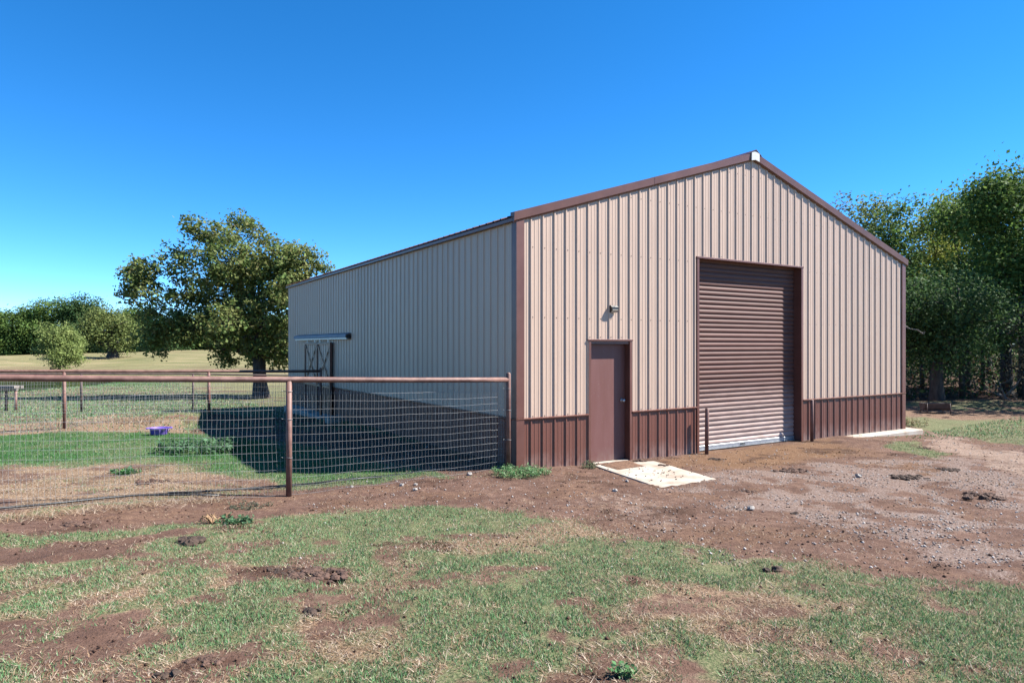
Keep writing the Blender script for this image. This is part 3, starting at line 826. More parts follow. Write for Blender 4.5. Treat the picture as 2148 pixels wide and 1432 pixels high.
# concrete apron under the sliding door, a block beside it
ap = MB().box(-.46, -.04, 9.3, 13.3, -.35, .02, .02).build('concrete_apron', M['concrete'])
ap.parent = None; ap.matrix_world = Matrix.Translation((X0, Y0, 0)) @ Matrix.Rotation(TH, 4, 'Z')
tag(ap, 'low concrete apron strip along the wall under the sliding barn doors', 'apron')
cb = MB()
for a in (0, .155, .31): cb.box(a, a + .035, 0, .19, 0, .19)
cb.box(.0355, .1545, 0, .035, 0, .19).box(.0355, .1545, .155, .19, 0, .19).box(.1905, .3095, 0, .035, 0, .19).box(.1905, .3095, .155, .19, 0, .19)
cbo = cb.build('concrete_block', M['concrete']); bx_, by_ = bxy(-.6, 7.9); cbo.location = on(bx_, by_, -.01); cbo.rotation_euler = (0, 0, TH + .3)
tag(cbo, 'grey hollow concrete block on the shaded dirt beside the sliding doors', 'block')

# ------------- wall light above the walk door
lu, lz = U(1284), 2.56
wlt = empty('wall_light', (*bxy(lu, 0), lz), TH, 'small dark bronze wall pack light above the brown walk door', 'light')
m = MB()
h = .105
pa = [(-.02, .08), (-.06, .075), (-.10, .04), (-.10, -.01), (-.05, -.07), (-.02, -.075)]
def prism(m, pr, u0, u1, inset=0.0):
    n = len(pr)
    m.add([(u0, p[0], p[1]) for p in pr] + [(u1, p[0], p[1]) for p in pr], [(i, n + i, n + (i + 1) % n, (i + 1) % n) for i in range(n)] + [tuple(range(n)), tuple(range(2 * n - 1, n - 1, -1))])
    return m
prism(m, pa, -.085, .085).build('housing', M['bronze'], wlt)
wlt.scale = (.85, .85, .8)
MB().box(-.06, .06, -.020, .0, -.05, .06).build('mounting_plate', M['bronze'], wlt)
lens = mat_varied('prismatic_lens', (.55, .52, .42), (.7, .68, .6), 60, .2)
prism(MB(), [(-.103, -.012), (-.053, -.072), (-.049, -.076), (-.106, -.016)], -.07, .07).build('lens', lens, wlt)

# ------------- landing, door mat, bollards
c4 = [at(1247, 978), at(1372, 970), at(1507, 1004), at(1388, 1022)]
zc = .0
lm = MB()
ring = []
cc = sum(c4, Vector()) / 4
top = []
for i in range(4):
    a, b = c4[i], c4[(i + 1) % 4]
    for k in range(7):
        p = a.lerp(b, k / 7)
        j = .012 * (1 if k else 0)
        top.append(Vector((p.x + random.uniform(-j, j), p.y + random.uniform(-j, j), 0)))
zl = float(np.mean([float(G(p.x, p.y)) for p in top])) + .014
n = len(top)
lm.add([(p.x, p.y, zl) for p in top] + [(p.x + (p.x - cc.x) * .012, p.y + (p.y - cc.y) * .012, zl - .012) for p in top] + [(p.x + (p.x - cc.x) * .012, p.y + (p.y - cc.y) * .012, zl - .15) for p in top],
       [tuple(range(n))] + [(r * n + (i + 1) % n, r * n + i, (r + 1) * n + i, (r + 1) * n + (i + 1) % n) for r in range(2) for i in range(n)])
lo_ = lm.build('concrete_landing', M['concrete'])
tag(lo_, 'pale concrete landing slab spotted with droppings below the brown walk door', 'landing')
def onslab(px, py):
    rx = (px - 1074) / F; rz = -(py - HY) / F
    yy = (zl - CAMH) / rz
    return Vector((rx * yy, yy, zl))
q = [onslab(1260, 975), onslab(1297, 985), onslab(1352, 977), onslab(1318, 967)]
mt = MB(); nn = 10
gv_ = []
for i in range(nn + 1):
    for j in range(nn + 1):
        p = q[0].lerp(q[1], i / nn).lerp(q[3].lerp(q[2], i / nn), j / nn)
        gv_.append((p.x + random.uniform(-.006, .006), p.y + random.uniform(-.006, .006), zl + .018 + random.uniform(-.004, .004) - (.012 if i in (0, nn) or j in (0, nn) else 0)))
mt.add(gv_, [(i * (nn + 1) + j, (i + 1) * (nn + 1) + j, (i + 1) * (nn + 1) + j + 1, i * (nn + 1) + j + 1) for i in range(nn) for j in range(nn)])
bd = [k * (nn + 1) for k in range(nn + 1)] + [nn * (nn + 1) + k for k in range(1, nn + 1)] + [k * (nn + 1) + nn for k in range(nn - 1, -1, -1)] + [k for k in range(nn - 1, 0, -1)]
bv = [gv_[k] for k in bd]
mt.add(bv + [(a, b, zl + .001) for a, b, c in bv], [((i + 1) % len(bv), i, len(bv) + i, len(bv) + (i + 1) % len(bv)) for i in range(len(bv))])
mo = mt.build('door_mat', M['mat']); tag(mo, 'worn brown door mat lying on the landing at the walk door', 'mat')

def bollard(u, v, ztop, label, lean=0):
    x_, y_ = bxy(u, v); z_ = float(G(x_, y_)) - .05
    o = MB().tube([(0, 0, 0), (lean, 0, ztop - z_ - .012), (lean, 0, ztop - z_)], [.036, .036, .026], 16).build('bollard', M['pipe']); o.location = (x_, y_, z_)
    return tag(o, label, 'bollard', 'pipe bollards beside the roll-up door')
bollard(U(1470) - .02, -.16, .775, 'brown steel pipe bollard at the left edge of the roll-up door', .008)
bollard(U(1695) - .1, -.16, .80, 'brown steel pipe bollard at the right edge of the roll-up door')

# ------------------------------------------------------------------ pipe fences with woven wire
FENCE_GRP = 'pipe and wire fences around the pen'
def fence(name, pts, rail_r, post_r, post_top, mat, wmat, label, wire_top, wire_r, sp_v, sp_h, first_tall=True, seed=1, clip=None):
    """pts: list of (x, y, zrail); one post each"""
    rr = random.Random(seed)
    f = empty(name, on(pts[0][0], pts[0][1]), 0, label, 'fence', FENCE_GRP)
    O = Vector(f.location)
    P = [Vector(p) - O for p in pts]
    path = []
    for i in range(len(P) - 1):
        for k in range(4): path.append(P[i].lerp(P[i + 1], k / 4) + Vector((0, 0, -.006 * math.sin(PI * k / 4))))
    path.append(P[-1])
    MB().tube(path, rail_r, 14).build('rail', mat, f)
    for i, p in enumerate(P):
        zg = float(G(p.x + O.x, p.y + O.y)) - O.z - .08
        tall = post_top if (i == 0 and first_tall) else -rail_r * .55
        dx, dy = rr.uniform(-.006, .006), rr.uniform(-.006, .006)
        m = MB()
        if tall > 0: m.tube([(p.x + dx, p.y + dy, zg), (p.x, p.y, p.z + tall - .02), (p.x, p.y, p.z + tall)], [post_r, post_r, post_r * .7], 14)
        else: m.tube([(p.x + dx, p.y + dy, zg), (p.x, p.y, p.z + tall)], post_r, 14)
        po = m.build('post', mat, f)
        cl = MB()
        for hz in (.33, .66, .9):
            z_ = zg + .08 + (p.z - zg - .08) * hz
            d = (P[min(i + 1, len(P) - 1)] - P[max(i - 1, 0)]); d.z = 0; d.normalize(); s = Vector((-d.y, d.x, 0))
            ringp = [(p.x + (d.x * math.cos(a) + s.x * math.sin(a)) * (post_r + .004), p.y + (d.y * math.cos(a) + s.y * math.sin(a)) * (post_r + .004), z_ + .006 * math.sin(a * 2)) for a in np.linspace(0, 2 * PI, 13)]
            ringp.append((ringp[-1][0] + d.x * .05, ringp[-1][1] + d.y * .05, z_ + .01))
            cl.tube(ringp, .003, 4, False)
        wt = cl.build('wire_ties', wmat, po); wt['kind'] = 'stuff'
    for i in range(len(P) - 1):
        a, b = P[i], P[i + 1]
        ln = (b - a).length; d = (b - a).normalized(); s = Vector((-d.y, d.x, 0)).normalized() * (post_r + .004)
        if s.y > 0: s = -s
        s = -s
        nv = int(ln / sp_v); m = MB()
        ph = rr.uniform(0, 6)
        def bulge(t, h): return .010 * math.sin(3.3 * t * ln + ph) * math.sin(PI * min(1, h / 1.2)) + .01 * math.sin(9 * t + h * 4 + ph)
        def wp(t, h):
            q = a.lerp(b, t)
            zg = float(G(q.x + O.x, q.y + O.y)) - O.z
            zg = zg + .02
            sag = -.02 * math.sin(PI * t) * (h / 1.2) + .004 * math.sin(t * 17 + h * 5 + ph)
            return Vector((q.x, q.y, 0)) + s * 1.0 + Vector((s.x, s.y, 0)).normalized() * bulge(t, h) + Vector((0, 0, zg + h * (q.z - zg - wire_top) / 1.2 + sag))
        nh = int(round(1.2 / sp_h))
        for k in range(nh + 1):
            h = 1.2 * k / nh
            pp = [wp(t, h) + Vector((0, 0, rr.uniform(-.002, .002))) for t in np.linspace(0.004, .996, 30)]
            m.tube(pp, wire_r, 3, False)
        for k in range(1, nv):
            t = k / nv; dr = rr.uniform(-.1, .1) * sp_v; sk = rr.uniform(-.35, .35) * sp_v
            pp = [wp(min(max(t + (dr + sk * (j / 4 - .5) + .15 * sp_v * math.sin(j * 1.9 + ph + k * .15)) / ln, 0.002), .998), 1.2 * j / 4 + (.03 if j == 4 else 0)) for j in range(5)]
            m.tube(pp, wire_r * 1.0, 3, False)
        wo = m.build('wire_mesh', wmat, f); wo['kind'] = 'stuff'
    return f
def fp(u, z): return (*bxy(u, 0), z)
fence('pipe_fence', [fp(-.16, 1.41), fp(-3.479, 1.502), fp(-6.85, 1.615), fp(-10.4, 1.70)], .037, .037, .11, M['pipe'], M['wire'],
      'nearest rust brown pipe fence with galvanised wire mesh joining the barn corner', .17, .0014, .0508, .1016, True, 3)
# pen fence reaching the barn's side by the sliding doors
ex, ey = -5.28, 18.63
def fa(s, z): return (ex - CT * s, ey - ST * s, z)
fence('pipe_fence', [fa(0, 1.235), fa(2.84, 1.285), fa(5.9, 1.35), fa(9.0, 1.42), fa(12.2, 1.48)], .036, .036, .09, M['pipe'], M['wire'],
      'rust brown pipe fence ending at the sliding barn doors, across the pen', .2, .0020, .0508, .1016, True, 5)
# farther fence beyond, dark posts
def fc(s, z): return (-11.1 - CT * s, 23.5 - ST * s, z)
fence('pipe_fence', [fc(-6.6, .72), fc(-3.3, .82), fc(0, .95), fc(3.28, 1.03), fc(6.6, 1.10)], .03, .036, .05, M['pipe_dark'], M['wire_dark'],
      'farthest dark pipe fence with a thin rail and wide wire squares', .06, .0032, .1016, .2, False, 9)

# black poly hose lying along the near fence
hp = []
for px, py in ((-260, 1104), (-120, 1088), (0, 1071), (70, 1065), (140, 1058), (220, 1049), (290, 1043), (350, 1042), (400, 1042), (460, 1044)):
    hp.append(at(px, py) + Vector((0, 0, .03)))
hs = MB().tube(hp, .013, 8).build('hose', M['hose']); tag(hs, 'black poly hose lying along the straw under the near fence, its end loose', 'hose')
hp = [at(px, py) + Vector((0, 0, .03)) for px, py in ((352, 1038), (420, 1036), (500, 1030), (570, 1024), (650, 1018), (730, 1009), (800, 1004))]
hs = MB().tube(hp, .011, 8).build('hose', M['hose']); tag(hs, 'thin black hose running behind the middle fence post toward the barn', 'hose')

# weathered plank rail on pipe posts, at the left edge
b0 = at(14, 861)
pl = empty('plank_rail', b0, 0, 'weathered grey plank rail on short pipe posts at the left edge', 'rail')
def pr_(px, py, z): 
    rx = (px - 1074) / F; return Vector((rx * b0.y - b0.x, 0, z))
k_ = b0.y / F
pm = MB()
L0, L1 = (-70 - 14) * k_, (40 - 14) * k_
ztop = (HY - 808) * k_ + CAMH - b0.z
for j in range(3):
    MB().box(L0 + .05 * j, L1 - .03 * (j % 2), -.22 + j * .15, -.08 + j * .15, ztop - .09 - .01 * j, ztop - .01 * j, .008).build('plank', M['plank'], pl)
MB().box(L0 + .06, L1 - .05, -.05, .05, ztop - .17, ztop - .112, .006).build('bearer', M['plank'], pl)
for px in (-40, -2, 13, 33):
    MB().tube([((px - 14) * k_, .0, -.08), ((px - 14) * k_ + .004, 0, ztop - .171)], .042 if px > 5 else .035, 12).build('post', M['pipe'], pl)

# purple feed tub
tb = at(334, 911)
tub = empty('feed_tub', tb, .35, 'purple plastic feed tub standing on the straw in the pen', 'tub')
tub.scale = (.76, .76, .85)
body = MB()
prof = [(.19, 0), (.205, .02), (.245, .165), (.262, .168), (.264, .178), (.246, .18), (.235, .165), (.198, .03), (.05, .025)]
vs = MB().lathe(prof, 28)
body.add(vs.v, vs.f, True).build('body', M['purple'], tub)
for s in (-1, 1):
    MB().tube([(s * .255, -.10, .172), (s * .315, -.07, .168), (s * .335, 0, .166), (s * .315, .07, .168), (s * .255, .10, .172)], .013, 8).build('handle', M['purple'], tub)
for k in range(8):
    a = 2 * PI * k / 8 + .2
    MB().tube([(.205 * math.cos(a), .205 * math.sin(a), .02), (.246 * math.cos(a), .246 * math.sin(a), .16)], .008, 6).build('rib', M['purple'], tub)

# feed trough in front of the woods
t0_ = at(1962, 866)
tr = empty('feed_trough', t0_, -.05, 'low dark metal feed trough on legs in front of the woods', 'trough')
k_ = t0_.y / F
hw_ = 26 * k_
prf = [(-.16, .30), (-.17, .30), (-.12, .15), (-.05, .09), (.05, .09), (.12, .15), (.17, .30), (.16, .30), (.11, .16), (.05, .105), (-.05, .105), (-.11, .16)]
n = len(prf)
tm = MB().add([(-hw_, a, b) for a, b in prf] + [(hw_, a, b) for a, b in prf], [(i, (i + 1) % n, n + (i + 1) % n, n + i) for i in range(n)])
tm.build('bowl', M['pipe_dark'], tr)
for s in (-1, 1):
    MB().add([(s * hw_, a, b) for a, b in prf[1:7]] + [(s * hw_ + s * .02, a, b) for a, b in prf[1:7]], [(0, 1, 2, 3, 4, 5), (11, 10, 9, 8, 7, 6)] + [(i, i + 6, (i + 1) % 6 + 6, (i + 1) % 6) for i in range(6)]).build('end_plate', M['pipe_dark'], tr)
    for q_ in (-1, 1):
        MB().tube([(s * (hw_ - .04), q_ * .20, -.04), (s * (hw_ - .04), q_ * .165, .31)], .012, 8).build('leg', M['pipe_dark'], tr)

# ------------------------------------------------------------------ trees
def leaf_mesh(name, cen, nrm, size, col, seed):
    """one diamond leaf per centre; arrays"""
    r = np.random.default_rng(seed)
    n = len(cen)
    a = r.normal(size=(n, 3)); a -= nrm * (a * nrm).sum(1)[:, None]
    a /= np.linalg.norm(a, axis=1)[:, None] + 1e-9
    b = np.cross(nrm, a)
    l = size[:, None]; w = size[:, None] * r.uniform(.45, .75, (n, 1))
    fold = nrm * (size[:, None] * r.uniform(-.18, .18, (n, 1)))
    v = np.stack([cen - a * l * .5, cen + b * w * .5 + fold, cen + a * l * .5, cen - b * w * .5 + fold], 1).reshape(-1, 3)
    f = np.arange(4 * n).reshape(n, 4)
    return np_mesh(name, v, f, M['leaf'], np.repeat(col, 4, 0))

PAL = {
 'oak':   [(.16, .25, .065), (.20, .29, .08), (.26, .32, .10), (.31, .32, .115), (.13, .21, .055), (.30, .25, .10)],
 'young': [(.27, .36, .10), (.34, .42, .13), (.22, .31, .09), (.40, .45, .16)],
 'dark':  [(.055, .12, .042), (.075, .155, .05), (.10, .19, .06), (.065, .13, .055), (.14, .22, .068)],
 'green': [(.105, .20, .046), (.145, .26, .058), (.20, .31, .072), (.25, .34, .085), (.085, .165, .045)],
 'yellow':[(.30, .38, .075), (.40, .45, .095), (.21, .32, .065), (.48, .46, .105)],
 'olive': [(.19, .25, .072), (.25, .31, .095), (.32, .35, .115), (.145, .20, .062)],
 'grey':  [(.19, .18, .125), (.28, .25, .17), (.14, .14, .095), (.36, .30, .21)],
}
def tree(name, label, base, blobs, tr_r, fork, pal, leaf, dens, seed, group=None, cat='tree', cl_r=0.30, per=26, twigs=True, top_bias=.2, cup=None):
    """blobs: (x, y, z, rx, ry, rz) relative to the base, metres"""
    r = np.random.default_rng(seed); rd_ = random.Random(seed)
    t = empty(name, base, 0, label, cat, group)
    # skeleton
    m = MB()
    fk = Vector(fork)
    m.tube([(0, 0, -.3), (0, 0, .05), fk * .35 + Vector((rd_.uniform(-.1, .1), 0, 0)) * tr_r, fk], [tr_r * 1.7, tr_r * 1.25, tr_r * .95, tr_r * .8], 10)
    nodes = [(fk, tr_r * .8)]
    order = sorted(blobs, key=lambda b: (Vector(b[:3]) - fk).length)
    cens = []; nrms = []; szs = []; cols = []
    P = np.array(PAL[pal])
    for b in order:
        c = Vector(b[:3])
        best = min(nodes, key=lambda q: (q[0] - c).length + (0.35 * (c - fk).length if False else 0) - q[1] * 2)
        p0, r0 = best
        r1 = max(r0 * .55, .018)
        mid1 = p0.lerp(c, .35) + Vector((rd_.uniform(-1, 1), rd_.uniform(-1, 1), rd_.uniform(.0, 1.2))) * (c - p0).length * .10
        mid2 = p0.lerp(c, .7) + Vector((rd_.uniform(-1, 1), rd_.uniform(-1, 1), rd_.uniform(-.4, 1))) * (c - p0).length * .09
        m.tube([p0, mid1, mid2, c], [min(r0 * .8, r1 * 1.5), r1 * 1.2, r1, r1 * .7], 7)
        nodes += [(mid2, r1), (c, r1 * .75)]
        R = np.array(b[3:6])
        area = 4 * PI * ((R[0] * R[1]) ** 1.6 / 3 + (R[0] * R[2]) ** 1.6 / 3 + (R[1] * R[2]) ** 1.6 / 3) ** (1 / 1.6)
        nc = max(5, int(area * dens))
        d = r.normal(size=(nc, 3)); d /= np.linalg.norm(d, axis=1)[:, None]
        d[:, 2] += top_bias * r.random(nc)
        rad = r.uniform(.30, 1.0, nc) ** .55
        lump = 1 + .22 * np.sin(d[:, 0] * 4.1 + seed) * np.sin(d[:, 2] * 5.3 + seed * 2) + .12 * np.sin(d[:, 1] * 9 + seed)
        cc_ = np.array(b[:3]) + d * R * (rad * lump)[:, None]
        for q in range(nc):
            k = max(4, int(per * r.uniform(.5, 1.4)))
            off = r.normal(size=(k, 3)) * cl_r * r.uniform(.6, 1.2) * np.array([1, 1, .75])
            pts = cc_[q] + off
            cens.append(pts)
            nn = r.normal(size=(k, 3)) * .75 + d[q] * .5 + np.array([0, 0, .55])
            nrms.append(nn / np.linalg.norm(nn, axis=1)[:, None])
            szs.append(leaf * r.uniform(.65, 1.35, k))
            base_c = P[r.integers(len(P))] * .5 + P[r.integers(len(P))] * .5
            col = base_c * .6 + P[r.integers(len(P), size=k)] * .4
            cols.append(col * r.uniform(.8, 1.25, (k, 1)))
            if twigs and q % 3 == 0:
                e = Vector(cc_[q]); s = c.lerp(e, .08)
                mm = c.lerp(e, .55) + Vector((rd_.uniform(-1, 1), rd_.uniform(-1, 1), rd_.uniform(-1, 1))) * (e - c).length * .12
                m.tube([s, mm, e], [max(r1 * .35, .008), max(r1 * .2, .006), .004], 4, False)
    m.build('trunk', M['bark'], t)
    me = leaf_mesh('crown', np.concatenate(cens), np.concatenate(nrms), np.concatenate(szs), np.concatenate(cols).clip(0, 1), seed + 1)
    link('crown', me, t)
    return t
def clone(src, loc, rz, sc, label):
    o = src.copy(); C.objects.link(o); o.location = loc; o.rotation_euler = (0, 0, rz); o.scale = sc; o['label'] = label
    for ch in src.children:
        c = ch.copy(); C.objects.link(c); c.parent = o
    return o

# --- the big oak behind the barn
ob = at(548, 834)
k = ob.y / F
OB = [(411, 474, 26), (431, 508, 30), (473, 466, 28), (467, 497, 32), (530, 474, 15), (539, 497, 24), (509, 538, 52), (579, 545, 48), (630, 553, 44), (668, 566, 20), (467, 566, 48),
      (375, 549, 36), (310, 572, 36), (272, 568, 24), (272, 624, 26), (324, 612, 38), (372, 612, 44), (439, 627, 58), (509, 622, 60), (567, 612, 52), (630, 620, 50),
      (370, 668, 42), (314, 664, 24), (328, 712, 32), (384, 698, 38), (425, 683, 46), (509, 683, 48), (553, 668, 50), (537, 726, 40), (585, 712, 44), (467, 728, 26), (467, 752, 24), (585, 752, 28), (525, 752, 20), (640, 690, 50), (620, 740, 30), (322, 742, 14)]
rr = random.Random(11)
blobs = []
for px, py, rp_ in OB:
    spread = 90 * max(0.25, 1 - abs(px - 490) / 320)
    dy = rr.uniform(-1, 1) * spread * k
    X_ = (px - 548) * k * (1 + dy / ob.y); Z_ = CAMH + (HY - py) * k * (1 + dy / ob.y) - ob.z
    blobs.append((X_, dy, Z_, rp_ * k * .98, rp_ * k * 1.05, rp_ * k * .88))
for q in range(9):   # the far half of the crown
    px, py = rr.uniform(400, 620), rr.uniform(540, 700)
    blobs.append(((px - 548) * k, rr.uniform(60, 130) * k, CAMH + (HY - py) * k - ob.z, 46 * k, 46 * k, 40 * k))
tree('oak_tree', 'big spreading oak in yellowing leaf behind the barn, its trunk past the pen fence', ob, blobs, 15 * k, ((543 - 548) * k, 0, (832 - 745) * k), 'oak', .17, 5.2, 21, cl_r=.19, per=22)

def rand_blobs(w, h, n, seed, z0=.3, d=None, flat=.8, rs=(.2, .34)):
    r = random.Random(seed); d = d or w; out = []
    for i in range(n):
        a = r.uniform(0, 2 * PI); q = math.sqrt(r.random()) * .78
        zz = r.uniform(0, 1)
        wz = math.sin(PI * (0.18 + .72 * zz)) ** .7
        R = r.uniform(*rs) * w * .8
        out.append((math.cos(a) * q * w / 2 * wz, math.sin(a) * q * d / 2 * wz, h * (z0 + (1 - z0) * zz * .93) - R * .35, R, R, R * flat))
    return out

# --- left background: young rounded tree, field oak, the far wood edge
def px_tree(px, py_base, top, width, seed, pal, leaf, dens, n, label, group, cl_r, per, depth=None, z0=.3, twigs=False, name='tree', tr=None):
    if depth is None: b = at(px, py_base)
    else:
        X_ = (px - 1074) / F * depth; b = Vector((X_, depth, float(G(X_, depth))))
    k = b.y / F
    h = CAMH + (HY - top) * k - b.z
    h *= 1.07; w = width * k
    return tree(name, label, b, rand_blobs(w, h, n, seed, z0), tr or max(.12, w * .03), (0, 0, h * z0 * .95), pal, leaf, dens, seed, group, 'tree', cl_r, per, twigs)
px_tree(125, 778, 688, 92, 31, 'young', .20, 2.8, 20, 'small rounded olive green tree standing alone beyond the pond', None, .32, 22, z0=.22, twigs=True, name='young_tree')
FG = 'trees along the far edge of the field'
px_tree(236, 750, 652, 112, 33, 'olive', .32, .75, 22, 'oak with a bare thick trunk standing out in front of the far wood', FG, .7, 22, z0=.30, name='field_oak', tr=.75)
spec = [(-60, 640, 120, 'green'), (18, 645, 95, 'green'), (70, 652, 90, 'dark'), (105, 638, 100, 'green'), (165, 631, 105, 'dark'), (205, 655, 80, 'dark'), (262, 660, 90, 'olive'), (305, 656, 90, 'green'), (350, 668, 90, 'dark'), (405, 664, 95, 'green'), (460, 668, 95, 'dark'), (520, 664, 100, 'green'), (590, 666, 100, 'dark')]
lab = ['leafy green tree cut off by the left edge of the photo at the far wood', 'dense green tree at the far wood, second from the left edge', 'darker low tree behind the young rounded tree, to its left', 'green tree of the far wood rising right behind the young rounded tree', 'tallest broad crowned tree on the far wood skyline', 'dark tree in the dip of the skyline left of the field oak', 'olive tree directly behind the field oak trunk', 'green far tree just left of the big oak crown', 'dark far tree seen under the left limbs of the big oak', 'green far tree behind the middle of the big oak', 'dark far tree seen left of the big oak trunk', 'green far tree hidden behind the big oak trunk', 'dark far tree behind the barn corner and the oak']
for i, ((px, top, wd, pal), lb_) in enumerate(zip(spec, lab)):
    px_tree(px, 0, top, wd * 1.15, 40 + i, pal, .40, .48, 18, lb_, FG, .75, 30, depth=random.Random(i).uniform(128, 150), z0=.12, name='far_tree')
# undergrowth along the far wood
und = []; r = np.random.default_rng(5)
n = 16000
xx = r.uniform(-140, -15, n); yy = r.uniform(132, 158, n); hh = np.abs(r.normal(0, 1.0, n)) * 2.0
P = np.array(PAL['green'] + PAL['olive'])
nr = r.normal(size=(n, 3)) + [0, 0, .5]; nr /= np.linalg.norm(nr, axis=1)[:, None]
ume = leaf_mesh('undergrowth', np.stack([xx, yy, G(xx, yy) + hh], -1), nr, r.uniform(.4, 1.1, n), P[r.integers(len(P), size=n)], 8)
tag(link('undergrowth', ume), 'low tangled brush under the trees of the far wood', 'brush', None, 'stuff')

# --- the woods on the right
WG = 'trees of the wood on the right'
def wtree(px, depth, top, width, seed, pal, label, leaf=.16, dens=2.0, n=20, z0=.22, cl_r=.34, per=22, tr=None, twigs=True):
    return px_tree(px, 0, top, width, seed, pal, leaf, dens, n, label, WG, cl_r, per, depth=depth, z0=z0, twigs=twigs, name='wood_tree', tr=tr)
wtree(1965, 24.5, 560, 250, 61, 'dark', 'dark drooping evergreen with two trunks behind the feed trough', .12, 2.9, 26, .33, .30, 24, .22)
wtree(2110, 27, 375, 230, 62, 'green', 'tall bright green tree at the right edge, highest of the wood', .15, 2.8, 32, .25, .36, 22, .22)
wtree(2030, 30, 425, 190, 63, 'green', 'mid green tree between the yellow tree and the tall right edge tree', .15, 2.6, 26, .22, .36, 20)
wtree(1955, 34, 428, 140, 64, 'yellow', 'yellow green tree whose top shows right of the barn roof', .16, 2.6, 24, .3, .36, 20)
wtree(1895, 33, 432, 140, 65, 'green', 'green tree rising just behind the right eave of the barn', .16, 2.6, 20, .2, .36, 20)
wtree(1825, 36, 428, 150, 66, 'olive', 'olive green tree above the middle of the right roof slope', .17, 2.4, 22, .2, .38, 20)
wtree(1760, 39, 424, 130, 67, 'grey', 'thin greyish tree top peeking over the roof slope nearest the peak', .17, .75, 14, .2, .34, 10)
wtree(2175, 31, 335, 210, 68, 'green', 'tall green tree mostly cut off by the right edge', .16, 1.8, 22, .2, .38, 20)
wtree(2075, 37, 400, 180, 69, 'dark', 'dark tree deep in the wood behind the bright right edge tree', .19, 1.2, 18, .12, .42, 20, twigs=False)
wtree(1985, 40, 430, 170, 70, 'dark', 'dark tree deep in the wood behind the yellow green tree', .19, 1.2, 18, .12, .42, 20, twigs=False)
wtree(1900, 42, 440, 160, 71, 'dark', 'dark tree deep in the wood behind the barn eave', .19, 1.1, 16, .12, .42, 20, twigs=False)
wtree(2150, 24.8, 640, 120, 72, 'grey', 'scrubby grey leaved small tree over the fallen branches', .10, 2.2, 16, .25, .26, 18, .07)
wtree(2300, 27, 330, 240, 73, 'dark', 'large dark tree outside the right edge shading the wood', .2, 1.2, 18, .2, .42, 20, twigs=False)
wtree(2420, 22, 300, 260, 74, 'dark', 'broad dark tree well outside the right edge', .2, 1.2, 18, .2, .42, 20, twigs=False)
wtree(2270, 23.6, 330, 190, 75, 'green', 'green tree just outside the right edge shading the fallen branches', .2, 1.2, 18, .2, .42, 20, twigs=False)
wtree(2370, 25.5, 300, 220, 76, 'dark', 'dark leafy tree outside the right edge beside the wood', .2, 1.2, 18, .2, .42, 20, twigs=False)
# bare trunks standing in the shade
for i, (px, dpt, rr_, hh_, lb_) in enumerate(((2018, 25.3, .085, 4.2, 'slim dark trunk right of the evergreen behind the trough'), (1935, 28.5, .07, 4.0, 'thin shaded trunk left of the feed trough, near the barn edge'), (2062, 29, .075, 4.5, 'thin dark trunk standing left of the fallen branches'), (2142, 26, .12, 5.0, 'thick black trunk at the right edge behind the branches'), (2108, 31, .08, 5, 'thin far trunk behind the fallen branches'))):
    X_ = (px - 1074) / F * dpt; b = on(X_, dpt, -.1); q = random.Random(i + 90)
    m = MB(); lean = q.uniform(-.25, .25)
    m.tube([(0, 0, 0), (lean * .2, 0, hh_ * .3), (lean * .6, q.uniform(-.1, .1), hh_ * .65), (lean, 0, hh_)], [rr_ * 1.25, rr_, rr_ * .85, rr_ * .5], 9)
    for j in range(5):
        z_ = hh_ * q.uniform(.35, .95); a = q.uniform(0, 2 * PI); ln = q.uniform(.6, 1.4)
        p = Vector((lean * z_ / hh_, 0, z_))
        m.tube([p, p + Vector((math.cos(a) * ln * .5, math.sin(a) * ln * .5, ln * .3)), p + Vector((math.cos(a) * ln, math.sin(a) * ln, ln * .45))], [rr_ * .4, rr_ * .28, rr_ * .1], 5, False)
    o = m.build('tree_trunk', M['bark']); o.location = b; tag(o, lb_, 'tree', 'shaded trunks in the wood')
# brush on the floor of the wood
n = 40000
r = np.random.default_rng(15)
xx = r.uniform(9, 40, n); yy = r.uniform(24.5, 46, n)
hh = np.abs(r.normal(0, 1, n)) * (.5 + .8 * smooth(26, 34, yy)) * (fbm(xx * .5, yy * .5, 3) * 2)
P = np.array(PAL['dark'] + PAL['grey'] + [(.16, .08, .045), (.20, .13, .07), (.11, .13, .05)])
nr = r.normal(size=(n, 3)) + [0, 0, .5]; nr /= np.linalg.norm(nr, axis=1)[:, None]
ume = leaf_mesh('undergrowth', np.stack([xx, yy, G(xx, yy) + hh], -1), nr, r.uniform(.06, .2, n), P[r.integers(len(P), size=n)], 9)
tag(link('undergrowth', ume), 'brown and green brush on the floor of the right wood', 'brush', None, 'stuff')
# deep backdrop of the wood: dense leaves filling behind the trunks
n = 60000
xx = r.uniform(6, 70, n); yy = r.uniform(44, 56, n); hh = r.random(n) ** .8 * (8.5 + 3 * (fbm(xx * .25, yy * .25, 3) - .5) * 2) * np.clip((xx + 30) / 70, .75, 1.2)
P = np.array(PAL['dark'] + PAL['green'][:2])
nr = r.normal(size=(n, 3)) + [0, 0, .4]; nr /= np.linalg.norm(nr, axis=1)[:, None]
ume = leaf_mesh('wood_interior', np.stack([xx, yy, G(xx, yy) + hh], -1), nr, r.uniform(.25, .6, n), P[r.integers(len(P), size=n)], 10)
tag(link('wood_interior', ume), 'dark mass of foliage deep inside the right wood', 'wood', None, 'stuff')

